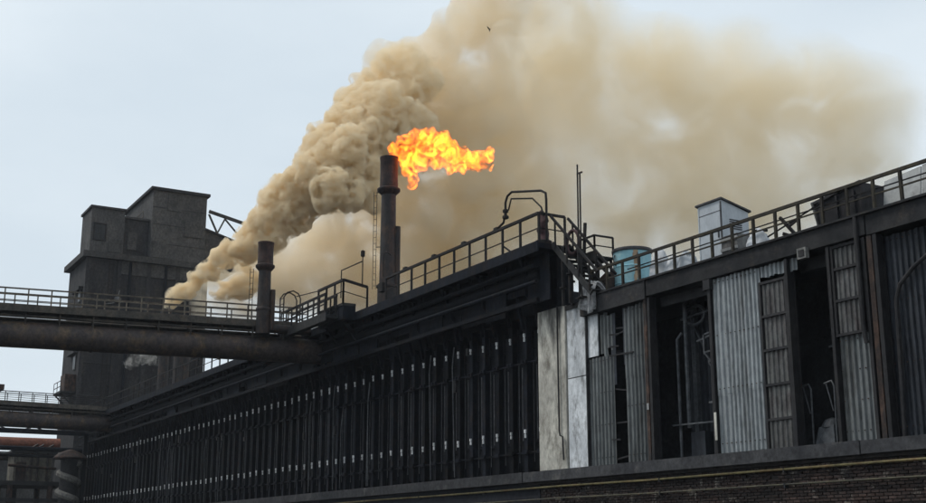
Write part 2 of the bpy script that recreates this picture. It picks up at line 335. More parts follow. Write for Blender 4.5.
# ------------------------------------------------------------------ stairs at the end of the battery
st = thing('access_stair', 'steep black steel stair descending from the oven roof corner', 'stair', (33, 23.9, 9.9))
a0, a1 = (34.45, 23.35, 12.08), (32.15, 23.35, 9.92)
for d in (23.35, 24.05): MB().bar((a0[0], d, a0[2]), (a1[0], d, a1[2]), .05, .22).build('stringer', deck_m, st)
for i in range(10):
    p = lerp(a0, a1, (i + .5) / 10); MB().box(p[0] - .12, p[0] + .12, 23.37, 24.03, p[2] - .015, p[2] + .02).build('tread', deck_m, st)
for d in (23.32, 24.08):
    MB().bar((34.5, d, 13.15), (31.75, d, 10.55), .07, .08).build('handrail', rail_m, st)
    for f in (.1, .4, .7, .97):
        p = lerp(a0, a1, f); MB().bar((p[0], d, p[2]), (p[0], d, p[2] + 1.0), .05).build('baluster', rail_m, st)
lp = thing('landing_platform', 'small railed landing platform beside the steel stair and twin masts', 'platform', (33, 24.7, 9.9))
MB().box(33.05, 33.95, 24.2, 25.0, 11.42, 11.50).build('deck', deck_m, lp)
MB().box(33.0, 34.0, 24.14, 24.2, 11.30, 11.66).build('edge_plate', deck_m, lp)
for u in (33.12, 33.88):
    for d in (24.28, 24.92): MB().bar((u, d, 9.85), (u, d, 11.42), .07).build('leg', rail_m, lp)
railing(lp, [(33.95, 24.2, 11.5), (33.08, 24.2, 11.5), (33.08, 25.0, 11.5)], .72, rail_m, .75, (.5,), .055, .06)
MB().bar((33.1, 24.16, 11.4), (32.2, 24.16, 10.6), .09).build('brace', rail_m, lp)
MB().bar((33.62, 24.12, 11.5), (33.5, 24.12, 12.75), .09).build('stub_post', rail_m, lp)
for (u, zt, d, lab) in ((33.02, 14.68, 23.5, 'taller thin mast rising from the foot of the steel stair'), (32.80, 14.30, 23.44, 'shorter thin mast with a crosspiece rising from the foot of the steel stair')):
    t = thing('mast', lab, 'mast', (u, d, 9.9), 'masts beside the steel stair')
    MB().tube([(u + .05, d, 9.86), (u, d, zt)], .03, 8).build('pole', rail_m, t)
    MB().box(u - .12, u + .12, d - .12, d + .12, 9.86, 9.9).build('foot', rail_m, t)
    if zt < 14.5: MB().bar((u - .14, d, zt), (u + .16, d, zt + .02), .05).build('crosspiece', rail_m, t)
# clutter around the stair foot: coiled hose and pipe stubs
hz_ = thing('coiled_hose', 'dark coiled hose hung behind the stair rail below the oven roof corner', 'hose', (33.9, 23.6, 11.2))
for k in range(5):
    MB().tube([(33.75 + .05 * k + (.34 + .02 * k) * math.cos(a), 23.75 + .03 * k, 12.05 + (.42 + .02 * k) * math.sin(a)) for a in [i * math.pi / 10 for i in range(21)]], .05, 6).build('coil', rag_m, hz_)
ps = thing('pipe_bundle', 'bundle of dark upright pipes below the oven roof corner', 'pipes', (33.7, 23.7, 9.8))
for k, (u, d, z) in enumerate(((34.05, 23.5, 11.9), (33.8, 23.7, 11.3), (33.55, 23.45, 11.0), (33.3, 23.7, 11.6))):
    MB().tube([(u, d, 9.8), (u, d, z), (u + .2, d + .25, z + .12)], .06, 8).build('pipe', rail_m, ps)
    MB().lathe((u, d, 10.4 + .2 * k), [(.07, 0), (.13, .01), (.13, .06), (.07, .07)], 10).build('flange', rail_m, ps)

# ------------------------------------------------------------------ flare stacks
def stack(t, u, d, z0, z1, zf, r, rb, rh, sleeve, ladder_u):
    MB().lathe((u, d, z0), [(r * 1.2, 0), (r * 1.12, (zf - z0) * .3), (r, zf - z0)], 28).build('shaft', stack_m, t)
    h = z1 - zf
    MB().lathe((u, d, zf), [(rh * .98, .10), (rh, .2), (rh * .97, h * .5), (rh * .99, h * .92), (rh * 1.03, h * .94), (rh * 1.03, h), (rh * .86, h), (rh * .84, h * .5), (rh * .84, .12)], 28, False).build('burner_head', stackr_m, t)
    MB().lathe((u, d, zf), [(r, -.22), (rb, -.03), (rb * 1.03, 0), (rb * 1.03, .08), (rh, .14)], 28).build('flange', stackr_m, t)
    MB().lathe((u, d, z0), [(sleeve, 0), (sleeve, 1.15), (sleeve * 1.12, 1.17), (sleeve * 1.12, 1.27), (r, 1.34)], 28).build('base_sleeve', stack_m, t)
fl = thing('flare_stack', 'tall dark steel flare stack with burning gas at its mouth', 'chimney', (49.0, 23.95, 12.1))
stack(fl, 49.0, 23.95, 12.1, 19.6, 17.95, .34, .53, .43, .46, 0)
MB().tube([(48.80, 24.32, 12.3), (48.80, 24.32, 16.2)], .16, 10).build('side_duct', stack_m, fl)
lx, ld = 49.24, 23.44
ll = MB()
ll.bar((lx - .03, ld, 13.2), (lx - .03, ld, 17.9), .02).bar((lx + .08, ld - .1, 13.2), (lx + .08, ld - .1, 17.9), .02)
for k in range(16): ll.bar((lx - .03, ld, 13.35 + k * .29), (lx + .08, ld - .1, 13.35 + k * .29), .014)
ll.build('ladder', rail_m, fl)
MB().bar((49.1, 23.6, 17.85), (lx, ld, 17.85), .03).build('ladder_bracket', rail_m, fl)
MB().bar((49.1, 23.6, 15.2), (lx, ld, 15.2), .03).build('ladder_bracket', rail_m, fl)
for pts in ([(51.9, 22.9, 13.2), (51.9, 22.9, 14.55), (49.7, 22.95, 14.55)], [(49.6, 22.95, 13.3), (49.6, 22.95, 15.0)], [(48.4, 23.8, 14.7), (47.6, 23.2, 14.6), (47.5, 23.0, 14.5), (47.5, 23.0, 13.4)]):
    MB().tube(pts, .03, 6).build('pilot_line', rail_m, fl)
MB().lathe((49.6, 22.95, 14.75), [(.03, 0), (.1, .03), (.1, .28), (.03, .32)], 10).build('igniter', rail_m, fl)
MB().box(47.5, 47.9, 22.95, 23.2, 12.75, 13.15).build('control_box', rail_m, fl)
f2 = thing('bleeder_stack', 'shorter dark stack with scorched head beside the pipe bridge', 'chimney', (55.1, 20.2, 11.7))
stack(f2, 55.1, 20.2, 11.70, 16.30, 15.05, .30, .46, .39, .34, 0)
MB().tube([(54.9, 20.58, 11.9), (54.9, 20.58, 13.9)], .13, 10).build('side_duct', stack_m, f2)
l2 = MB(); l2.bar((55.5, 19.75, 12.2), (55.5, 19.75, 15.0), .025).bar((55.6, 19.62, 12.2), (55.6, 19.62, 15.0), .025)
for k in range(10): l2.bar((55.5, 19.75, 12.3 + k * .28), (55.6, 19.62, 12.3 + k * .28), .018)
l2.build('ladder', rail_m, f2)
MB().tube([(55.1, 20.2, 12.0), (54.9, 22.6, 12.0)], .22, 12).build('feed_pipe', stack_m, f2)

# bay around the flare stack and the stair that drops from it to the bridge
sb = thing('stack_platform', 'railed platform jutting out around the foot of the flare stack', 'platform', (50, 22.5, 12.1))
MB().box(49.75, 52.7, 22.05, 22.72, 12.40, 12.52).build('deck', deck_m, sb)
MB().box(49.78, 52.67, 22.09, 22.72, 11.75, 12.40).build('skirt', soot, sb)
for u in (50.2, 52.2): MB().bar((u, 22.3, 11.75), (u, 22.95, 10.9), .1).build('bracket', soot, sb)
railing(sb, [(52.7, 22.08, 12.52), (49.78, 22.08, 12.52), (49.78, 23.3, 12.3)], 1.08, rail_m, .95, (.5,), .075, .11)
bsx = thing('access_walkway', 'narrow railed walkway linking the stack platform to the pipe bridge', 'walkway', (53, 21.7, 12))
MB().box(50.2, 56.0, 21.45, 22.03, 11.84, 12.0).build('deck', deck_m, bsx)
MB().box(50.2, 56.0, 21.40, 21.45, 11.70, 12.1).build('edge_plate', deck_m, bsx)
for d in (21.44, 22.0):
    MB().bar((50.3, d, 12.96), (55.9, d, 12.96), .07, .11).build('handrail', rail_m, bsx)
    MB().bar((50.3, d, 12.5), (55.9, d, 12.5), .04, .05).build('mid_rail', rail_m, bsx)
    for i in range(9): MB().bar((50.35 + i * .69, d, 11.95), (50.35 + i * .69, d, 12.96), .06).build('baluster', rail_m, bsx)
for i in range(6): MB().box(50.3 + i * .3, 50.5 + i * .3, 22.03, 22.5, 12.38 - i * .07, 12.42 - i * .07).build('tread', deck_m, bsx)
hp = thing('ladder_hoop', 'narrow arched ladder hoop where the pipe bridge meets the battery', 'ladder', (55.8, 22, 12.2))
for du in (0, .5):
    MB().tube([(56.0 - du, 21.4, 12.1), (56.0 - du, 21.4, 13.75), (55.95 - du, 21.55, 13.98), (55.9 - du, 21.85, 14.08), (55.85 - du, 22.1, 13.95), (55.8 - du, 22.2, 13.7), (55.8 - du, 22.2, 12.1)], .035, 8).build('hoop', rail_m, hp)
for z in (12.5, 12.8, 13.1, 13.4, 13.7): MB().bar((56.0, 21.4, z), (55.5, 21.4, z), .025).build('rung', rail_m, hp)
MB().tube([(55.6, 22.1, 13.85), (53.0, 22.3, 13.7)], .025, 6).build('stay', rail_m, hp)

# ------------------------------------------------------------------ pipe bridges
def pipe_bridge(name, label, A, B, rail_mat):
    """A at the far left end, B where it meets the battery; the z of both is the deck's top"""
    t = thing(name, label, 'pipe bridge', B, 'pipe bridges crossing to the battery')
    a = Vector(A); b = Vector(B); ln = (b - a).length; ax = (b - a) / ln; sd_ = Vector((-ax.y, ax.x, 0))   # sd_: towards larger u
    if sd_.x < 0: sd_ = -sd_
    at = lambda s, w, z: tuple(a + ax * s + sd_ * w + Vector((0, 0, z)))
    MB().tube([at(0, .15, -1.32), at(ln + 1.3, .15, -1.32)], .61, 28).build('main_pipe', pipe_m, t)
    k = 0; s = 1.2
    while s < ln:
        if k % 4 == 0: MB().tube([at(s - .05, .15, -1.32), at(s + .05, .15, -1.32)], .655, 28).build('pipe_flange', pipe_m, t)
        for w in (-.42, .72):
            MB().bar(at(s, w, -.34), at(s, .15 + (w - .15) * .75, -.95), .07).build('pipe_saddle', bdeck_m, t)
        s += 1.5; k += 1
    MB().bar(at(0, .15, -.05), at(ln, .15, -.05), 1.2, .05).build('deck_plate', bdeck_m, t)
    for w in (-.5, .8):
        MB().bar(at(0, w, -.17), at(ln, w, -.17), .06, .34).build('deck_beam', bdeck_m, t)
        n_ = round(ln / 1.0)
        off = .0 if w < 0 else .45
        for i in range(n_):
            q = min(ln, off + i * ln / n_); MB().bar(at(q, w, -.05), at(q, w, .72), .055).build('post', rail_mat, t)
        for z, h in ((.72, .065), (.42, .04), (.12, .035)): MB().bar(at(0, w, z), at(ln, w, z), h).build('rail', rail_mat, t)
    MB().tube([at(0, .95, -.5), at(ln, .95, -.5)], .12, 10).build('steam_line', bdeck_m, t)
    MB().tube([at(0, -.3, -.52), at(ln, -.3, -.52)], .07, 8).build('cable_duct', bdeck_m, t)
    return t
pb = pipe_bridge('pipe_bridge', 'nearer pipe bridge with fat rusty pipe under a railed walkway, crossing at left', (59.85, -6.5, 12.43), (55.46, 22.6, 12.43), brail_m)
pb2 = pipe_bridge('pipe_bridge', 'farther pipe bridge with sooty pipe and thin railing, crossing low before the coal tower', (95.6, -8, 12.43), (97.45, 23.0, 12.43), rail_m)
for (t, u, d) in ((pb, 59.2, -2.5), (pb2, 95.9, 3.0)):
    for w in (-.6, .9): MB().bar((u + w, d, 0), (u + w * .7, d, 10.5), .3).build('trestle_leg', deck_m, t)
    MB().bar((u - .8, d, 10.42), (u + 1.0, d, 10.42), .3, .3).build('trestle_head', deck_m, t)
    MB().bar((u - .55, d, 2), (u + .75, d, 8), .12).build('trestle_brace', deck_m, t)

# ------------------------------------------------------------------ coal tower
tw = thing('coal_tower', 'tall grimy concrete coal tower with stepped roofs behind the pipe bridges', 'tower', (118, 29, 0))
MB().box(112, 119.5, 23.6, 35.2, 0, 27.9).build('tower_shaft', concd_m, tw)
MB().box(111.5, 119.9, 23.1, 35.7, 27.9, 28.45).build('ledge', concl_m, tw)
MB().box(112, 116.0, 23.7, 26.8, 28.45, 32.75).build('corner_block', conc_m, tw)
MB().box(111.85, 116.15, 23.55, 26.95, 32.75, 32.97).build('corner_block_coping', concd_m, tw)
MB().box(112.7, 120, 26.8, 29.35, 28.45, 32.25).build('middle_block', concd_m, tw)
MB().box(112.5, 120.1, 26.95, 29.35, 32.25, 32.45).build('middle_block_coping', concl_m, tw)
MB().box(111.9, 122.5, 29.36, 34.7, 28.45, 35.3).build('head_house', conc_m, tw)
MB().box(111.65, 122.7, 29.1, 34.95, 35.3, 35.58).build('head_house_coping', concd_m, tw)
for z in (30.0, 31.9, 33.6): MB().box(111.87, 111.9, 29.36, 34.7, z, z + .04).build('board_joint', concd_m, tw)
for d0, d1, z0, z1 in ((24.05, 25.05, 29.75, 31.2),):
    w_ = MB().box(111.9, 112.0, d0 - .12, d1 + .12, z0 - .12, z0).box(111.9, 112.0, d0 - .12, d1 + .12, z1, z1 + .12).box(111.9, 112.0, d0 - .12, d0, z0, z1).box(111.9, 112.0, d1, d1 + .12, z0, z1).build('window', concd_m, tw)
    for i in range(2):
        for j in range(3):
            MB().box(111.96, 112.0 - .004, d0 + i * .5 + .03, d0 + i * .5 + .47, z0 + j * .48 + .02, z0 + j * .48 + .45).build('pane', glass_d, w_)
w_ = MB().box(112.6, 112.7, 27.3, 28.2, 29.2, 31.0).build('window', concl_m, tw)
for j in range(3): MB().box(112.57, 112.6, 27.36, 28.14, 29.26 + j * .58, 29.78 + j * .58).build('pane', concl_m, w_)
# stained lower apron and pilasters on the shaft
for d in (23.7, 26.6, 29.4, 32.2, 34.9): MB().box(111.86, 112.0, d - .2, d + .2, 12, 27.9).build('pilaster', concd_m, tw)
MB().box(111.88, 112.0, 26.7, 34.6, 26.6, 27.9).build('apron', concl_m, tw)
for z in (25.0, 19.0): MB().box(113, 116, 23.2, 23.6, z, z + .3).build('side_ledge', concd_m, tw)
for (d, z) in ((23.58, 21.5), (23.58, 24.6), (23.58, 18.2)):
    w_ = MB().box(113.4, 114.4, 23.54, 23.6, z - .7, z + .7).build('window', concl_m, tw)
    for i in range(2): MB().box(113.47 + .47 * i, 113.86 + .47 * i, 23.50, 23.54, z - .6, z + .6).build('pane', glass_d, w_)
# balcony with its hood on the left side
MB().box(112.6, 115.6, 22.2, 23.6, 15.2, 15.4).build('balcony_floor', deck_m, tw)
MB().bar((113, 22.3, 15.2), (113, 23.6, 14.0), .12).bar((115.2, 22.3, 15.2), (115.2, 23.6, 14.0), .12).build('balcony_bracket', deck_m, tw)
MB().box(112.9, 114.8, 22.6, 23.6, 15.4, 17.0).build('balcony_cabin', rust_m, tw)
for z in (15.8, 16.3): MB().bar((112.6, 22.22, z), (115.6, 22.22, z), .05).build('balcony_rail', rail_m, tw)
for u in (112.6, 114.1, 115.6): MB().bar((u, 22.22, 15.4), (u, 22.22, 16.3), .05).build('balcony_post', rail_m, tw)
rl = MB()
for u in (114, 115.5, 117, 118.5): rl.bar((u, 29.0, 32.4), (u, 29.0, 33.6), .06)
rl.bar((114, 29.0, 33.6), (118.5, 29.0, 33.6), .06).bar((114, 29.0, 33.05), (118.5, 29.0, 33.05), .05).build('roof_rail', brail_m, tw)
for z in range(9, 27, 3):
    MB().box(111.93, 112.0, 23.62, 26.4, z, z + .06).build('pour_joint', conc_m, tw)
for d, z0, z1 in ((27.6, 12, 27.8), (31.0, 14, 27.8), (33.4, 10, 26.5)): MB().tube([(111.75, d, z0), (111.75, d, z1)], .14, 8).build('down_pipe', soot, tw)
lt = MB().bar((111.7, 25.6, 12), (111.7, 25.6, 28.4), .06).bar((111.7, 26.0, 12), (111.7, 26.0, 28.4), .06)
for k in range(40): lt.bar((111.7, 25.6, 12.2 + k * .4), (111.7, 26.0, 12.2 + k * .4), .04)
lt.build('ladder', rail_m, tw)
for d0, z in ((28.3, 24.2), (30.2, 24.2), (32.1, 24.2), (28.3, 20.5), (32.1, 20.5)):
    w_ = MB().box(111.95, 112.0, d0 - .08, d0 + .98, z - .08, z + 1.3).build('window', concd_m, tw)
    for i in range(2):
        for j in range(2): MB().box(111.93, 111.95, d0 + .47 * i, d0 + .42 + .47 * i, z + .62 * j, z + .56 + .62 * j).build('pane', glass_d, w_)
for d0, d1, z0, z1 in ((29.5, 30.9, 28.6, 30.2), (32.6, 34.4, 31.0, 32.6), (25.4, 26.6, 28.6, 29.6), (30.8, 32.2, 33.4, 35.1)): MB().box(111.80, 111.838, d0, d1, z0, z1).build('patch_sheet', concl_m, tw)
cg = thing('conveyor_gallery', 'dark gallery block clinging to the tower beside the smoke', 'gallery', (114, 36, 28))
MB().hull8([(113, 35.0, 28.46), (119, 35.0, 28.46), (119, 38.6, 28.46), (113, 38.6, 28.46)], [(113, 35.0, 32.2), (119, 35.0, 32.2), (119, 38.6, 31.2), (113, 38.6, 31.2)]).build('gallery_shell', conc_m, cg)
MB().hull8([(112.8, 34.98, 32.2), (119.2, 34.98, 32.2), (119.2, 38.8, 31.15), (112.8, 38.8, 31.15)], [(112.8, 34.98, 32.4), (119.2, 34.98, 32.4), (119.2, 38.8, 31.35), (112.8, 38.8, 31.35)]).build('roof', concd_m, cg)
MB().box(113.2, 118.8, 35.2, 35.6, 27.9, 28.44).build('bearing', concd_m, cg)
bo = thing('roof_hoist', 'slanting lattice hoist boom on the gallery roof beside the tower', 'hoist', (113, 36, 32.0))
MB().bar((113, 35.3, 34.2), (113, 39.6, 33.3), .22, .3).build('boom', concl_m, bo)
MB().bar((113, 35.3, 33.9), (113, 36.3, 31.95), .16).build('front_leg', concl_m, bo)
MB().bar((113, 37.0, 33.7), (113, 36.2, 31.95), .14).build('back_leg', concl_m, bo)
MB().bar((113, 37.0, 33.6), (113, 39.3, 31.3), .14).build('stay', concl_m, bo)
fd = thing('floodlight', 'white floodlight on a bracket in front of the coal tower wall', 'floodlight', (111.9, 26, 22))
MB().bar((111.9, 25.4, 23.6), (111.3, 26.3, 23.7), .07).build('arm', lampbox_m, fd)
MB().lathe((111.2, 26.45, 23.6), [(.05, 0), (.3, .1), (.34, .5), (.2, .62), (.05, .64)], 14).build('lamp_head', wash_m, fd)
MB().bar((111.3, 26.3, 23.7), (111.2, 26.6, 24.9), .06).build('stay', lampbox_m, fd)

sp = thing('standpipe', 'dark standpipe releasing the smoke behind the pipe bridge', 'chimney', (98, 27.4, 10.6))
MB().lathe((97.6, 27.3, 10.5), [(.62, 0), (.5, .6), (.42, 4), (.36, 9.6), (.46, 9.7), (.46, 10.3), (.36, 10.35), (.34, 9.9)], 18, False).build('pipe', stack_m, sp)
MB().lathe((97.6, 27.3, 10.5), [(.9, 0), (.9, .25), (.6, .35)], 18).build('base', stack_m, sp)
ds = thing('downcomer_duct', 'dark vertical duct on the oven roof under the wide pipe', 'duct', (100, 30, 10.6))
MB().lathe((100.2, 29.6, 10.6), [(.7, 0), (.7, 7.6), (.9, 7.7), (.9, 8.0), (.3, 8.5)], 18).build('duct', stack_m, ds)
MB().box(99.2, 101.2, 28.6, 30.6, 10.6, 11.3).build('base', soot, ds)

# ------------------------------------------------------------------ yard beyond the far bridge, bottom left
op = thing('red_pipeline', 'rusty red pipeline low at the left beneath the far bridge', 'pipe', (110, 18, 9.6))
MB().tube([(110, -6, 10.2), (110, 22.0, 10.35)], .5, 18).build('pipe', orange_m, op)
MB().tube([(111.5, -6, 9.1), (111.5, 21, 9.2)], .28, 12).build('pipe', pipe_m, op)
for d in (4, 11, 18.5): MB().box(109.6, 112.2, d - .2, d + .2, 0, 8.9).box(109.4, 110.6, d - .25, d + .25, 8.9, 9.75).build('support', deck_m, op)
hu = thing('control_hut', 'grimy beige flat roofed hut on a trestle deck at lower left', 'hut', (110, 20, 6.9))
MB().box(108, 111, 18.0, 21.1, 6.9, 9.35).build('wall', beige_m, hu)
MB().box(107.7, 111.3, 17.7, 21.5, 9.35, 9.55).build('roof', deck_m, hu)
MB().box(107.9, 108, 18.2, 19.0, 6.95, 8.6).build('door', rust_m, hu)
for d in (19.4, 19.9, 20.7): MB().tube([(107.8, d, 6.9), (107.8, d, 9.9), (107.9, d + .4, 10.1)], .09, 8).build('riser_pipe', pipe_m, hu)
MB().tube([(107.6, 17.5, 8.3), (107.6, 21.4, 8.1)], .12, 8).build('cross_pipe', rust_m, hu)
td = thing('trestle_deck', 'dark trestle deck with posts under the beige hut', 'platform', (107, 17, 0))
MB().box(105, 112, 5, 22, 6.55, 6.88).build('deck', deck_m, td)
for u in (105.4, 111):
    for d in (6, 10, 14, 17.4, 20.6): MB().box(u - .2, u + .2, d - .2, d + .2, 0, 6.55).build('post', rust_m, td)
MB().box(105.0, 105.15, 5, 22, 5.2, 5.5).build('tie_beam', deck_m, td)
sp2 = thing('spiral_duct', 'pale spiral wound duct with a rusty cone cap at lower left', 'duct', (104, 21.6, 0))
MB().lathe((104, 21.75, 0), [(.72, 0), (.72, 8.7)], 24).build('duct', concd_m, sp2)
hel = [(104 + .74 * math.cos(a), 21.75 + .74 * math.sin(a), .3 + a * .24) for a in [i * .25 for i in range(136)]]
MB().tube(hel, .30, 8).build('spiral_band', spiral_m, sp2)
MB().lathe((104, 21.75, 8.7), [(1.35, 0), (1.38, .12), (1.0, .45), (.3, .75), (.05, .8)], 24).build('cone_cap', rust_m, sp2)
bsh = thing('far_shed', 'bluish grey long shed far behind the red pipeline and hut', 'shed', (140, 16, 0))
MB().box(138, 160, -20, 28, 0, 11.2).build('wall', concl_m, bsh)
MB().hull8([(137.6, -20.4, 11.2), (160.4, -20.4, 11.2), (160.4, 28.4, 11.2), (137.6, 28.4, 11.2)], [(137.6, -20, 11.6), (160.4, -20, 11.6), (160.4, 28, 11.6), (137.6, 28, 11.6)]).build('roof', sheet2_m, bsh)
ch3 = thing('far_gantry', 'dark gantry head just showing at the left edge above the far bridge', 'gantry', (122, 17, 0))
MB().box(121.6, 122.4, 17.4, 18.2, 0, 16.2).build('column', deck_m, ch3); MB().box(121, 123, 15, 18.7, 16.2, 16.7).build('head', rust_m, ch3)
wp = thing('cable_truss', 'dark lattice cable truss low at the left, just under the far pipe bridge', 'truss', (103, 16, 0))
for z in (10.75, 11.25): MB().bar((104, -6, z), (104, 23.5, z), .16, .2).build('chord', soot, wp)
for k in range(20): MB().bar((104, -6 + 1.45 * k, 10.75 + .5 * (k % 2)), (104, -4.55 + 1.45 * k, 11.25 - .5 * (k % 2)), .09).build('brace', soot, wp)
for d in (-4, 22.9): MB().bar((104, d, 0), (104, d, 10.8), .3).build('column', soot, wp)
for k, (u, z, r_) in enumerate(((105, 11.0, .16), (105.5, 9.55, .2), (105, 8.95, .14))): MB().tube([(u, -6, z), (u, 23, z)], r_, 10).build('cable_pipe', soot, wp)

# ------------------------------------------------------------------ plinth of brick under the bench, kerb, gas pipes
pl = thing('brick_plinth', 'sooty dark brick plinth wall running under the bench kerb', 'wall', (26, 23, 0))
MB().box(6, 35.0, 23.06, 24.6, 0, 3.68).build('mortar_core', mort_m, pl)
BL, BH = .25, .068
def brick_mesh():
    b = MB(); c = .006; L_, H_, D_ = BL / 2 - .006, BH / 2, .05
    bot = [(-L_, .05, -H_), (L_, .05, -H_), (L_, .05, H_), (-L_, .05, H_)]; top = [(-L_ + c, 0, -H_ + c), (L_ - c, 0, -H_ + c), (L_ - c, 0, H_ - c), (-L_ + c, 0, H_ - c)]
    return b.hull8(bot, top)
br0 = None; cnt = 0; rest = MB()
near = []; far = []
for row in range(46):
    z = 3.62 - row * .08
    for k in range(112):
        u = 6.2 + k * .257 + (.128 if row % 2 else 0)
        if u > 34.9: continue
        (near if (18.0 < u < 23.6 and row < 13) else far).append((u, z))
rng = random.Random(11)
for (u, z) in near[:300]:
    d = 23.02 + rng.uniform(-.012, .01)
    if br0 is None: br0 = brick_mesh(); br0.v = [v + V3((u, d, z)) for v in br0.v]; br0 = br0.build('brick', brick_m, pl, (u, d, z))
    else: inst(br0, pl, V3((u, d, z)))
for (u, z) in near[300:] + far:
    if rng.random() < .03: continue
    b = brick_mesh(); d = 23.02 + rng.uniform(-.012, .01); rest.add([v + V3((u, d, z)) for v in b.v], b.f)
tag(rest.build('brickwork', brick_m, pl, fix=False), kind='stuff')
MB().box(6, 20.62, 22.82, 24.4, 3.78, 4.10).build('kerb_slab', kerb_m, pl)
MB().box(20.65, 35.72, 22.80, 24.4, 3.77, 4.11).build('kerb_slab', kerb_m, pl)
MB().box(6, 35.72, 22.95, 24.4, 3.68, 3.78).build('kerb_bed', mort_m, pl)
k2 = MB().box(35.76, 107.6, 22.78, 23.9, 3.76, 4.12).build('bench_edge', kerb_m, bat)
for z, r_, m_, lab in ((3.56, .034, yel_m, 'upper yellow gas pipe running along just under the bench kerb'), (3.17, .026, ygr_m, 'lower grimy yellow pipe running along the brick plinth')):
    t = thing('gas_pipe', lab, 'pipe', (30, 22.92, z), 'yellow pipes along the plinth')
    pts = [(6 + i * 4.6, 22.93 + .01 * math.sin(i * 1.7), z + .012 * math.sin(i * 2.3)) for i in range(23)]
    MB().tube(pts, r_, 8).build('pipe', m_, t)
    for i in range(14): MB().box(8 + i * 5.1, 8.05 + i * 5.1, 22.90, 23.02, z - .09, z + .05).build('clip', deck_m, t)

# ------------------------------------------------------------------ corrugated building at the right
cb = thing('corrugated_building', 'derelict steel framed building clad in patched corrugated sheets at right', 'building', (26, 24, 4.1))
ZB, ZT = 4.11, 9.40
MB().box(8, 34.6, 23.78, 31.5, 9.70, 9.86).build('roof_slab', deck_m, cb)
MB().box(8, 20.7, 23.72, 23.98, 9.36, 9.90).build('edge_beam', beam_m, cb)
MB().box(20.73, 29.7, 23.70, 23.98, 9.38, 9.90).build('edge_beam', beam_m, cb)
MB().box(29.73, 33.3, 23.66, 23.98, 9.30, 9.98).build('edge_beam', beam_m, cb)
MB().box(8, 33.3, 23.62, 23.72, 9.90, 9.96).build('gutter_lip', beam_m, cb)
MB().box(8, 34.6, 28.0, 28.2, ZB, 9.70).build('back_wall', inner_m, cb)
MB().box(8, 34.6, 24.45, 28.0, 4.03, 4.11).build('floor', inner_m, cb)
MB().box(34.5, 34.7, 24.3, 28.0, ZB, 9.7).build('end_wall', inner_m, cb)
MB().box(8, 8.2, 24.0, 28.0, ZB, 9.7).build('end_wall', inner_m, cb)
# concrete pier and whitewashed sheet left
pr = MB().box(34.36, 36.08, 23.75, 24.4, ZB, 9.9).build('concrete_pier', pier_m, cb)
MB().tube([(34.72, 23.68, 9.9), (34.72, 23.68, 5.5), (34.65, 23.66, 5.35), (34.5, 23.66, 5.3), (34.45, 23.66, 4.5)], .03, 8).build('down_pipe', colu_m, pr)
w1 = MB().box(33.16, 34.30, 23.80, 23.84, ZB, 7.26).build('whitewashed_panel', wash_m, cb)
w2 = MB().box(33.14, 34.33, 23.82, 23.86, 7.30, 9.82).build('whitewashed_panel', wash_m, cb)
MB().box(32.55, 33.10, 23.84, 23.88, 7.86, 9.40).build('whitewashed_panel', wash_m, cb)
def sheets(u0, u1, z0, z1, m, d=23.9, w=.76, rag=.05, bend=.0, lap=None):
    u = u0; k = 0
    while u < u1 - .05:
        e = min(u + w, u1)
        if u1 - e < .25: e = u1
        runs = [(z0, z1, 0)]
        if lap: zl = lap + random.uniform(-.12, .12); runs = [(z0, zl + .06, .012), (zl - .06, z1, 0)]
        for a, b, o_ in runs:
            MB().corr(u, e + .02, d - .008 * (k % 2) + o_, a + random.uniform(-.02, .02), b, rag=rag, bend=bend * random.uniform(-1, 1)).build('corrugated_sheet', m, cb, fix=False)
        u = e; k += 1
    for z in [z0 + .35 + i * (z1 - z0 - .5) / 3 for i in range(4)] if z1 - z0 > 2 else []:
        f = MB(); uu = u0 + .12
        while uu < u1: f.box(uu - .014, uu + .014, d - .045, d - .02, z - .014, z + .014); uu += .19
        tag(f.build('bolt_row', rust_m, cb), kind='stuff')
sheets(31.80, 33.12, ZB, 7.82, sheet2_m, bend=.03)
sheets(31.75, 32.52, 7.78, 9.3, sheet2_m, 23.95, rag=.3)
sheets(29.95, 31.12, ZB, 9.28, sheet2_m, rag=.12, bend=.03, lap=7.0)
sheets(24.78, 26.72, ZB + .03, 9.38, sheet_m, 23.86, .66, rag=.10, bend=.03, lap=5.95)
sheets(20.9, 22.0, ZB, 6.95, sheet2_m, 23.92, .55, rag=.08, bend=.03)
sheets(8.3, 20.55, ZB, 9.3, sheetd_m, 24.05, .9, lap=6.6)
sheets(23.35, 24.72, 9.0, 9.36, sheet_m, 23.90, .7)
sheets(20.9, 21.95, 8.85, 9.38, sheet2_m, 23.9, .55)
# strips of grimy corrugated glazing in black frames
def glazing(u0, u1, zs, lab):
    f = MB(); 
    for u in (u0, u1): f.box(u - .035, u + .035, 23.78, 23.86, zs[0] - .04, zs[-1] + .04)
    for z in zs: f.box(u0 + .035, u1 - .035, 23.785, 23.855, z - .035, z + .035)
    fo = f.build('glazing_frame', colu_m, cb); fo['label'] = lab
    for a, b in zip(zs[:-1], zs[1:]):
        MB().corr(u0 + .04, u1 - .04, 23.84 + random.uniform(0, .03), a + .04, b - .04, pitch=.17, amp=.02).build('pane', sheetp_m, fo, fix=False)
glazing(23.72, 24.72, [ZB, 5.0, 5.95, 6.92, 7.88, 8.84], 'black frame holding a column of grimy panes, left of the doorway')
glazing(21.05, 21.98, [6.95, 7.85, 8.7, 9.3], 'black frame holding three grimy panes, right of the doorway')
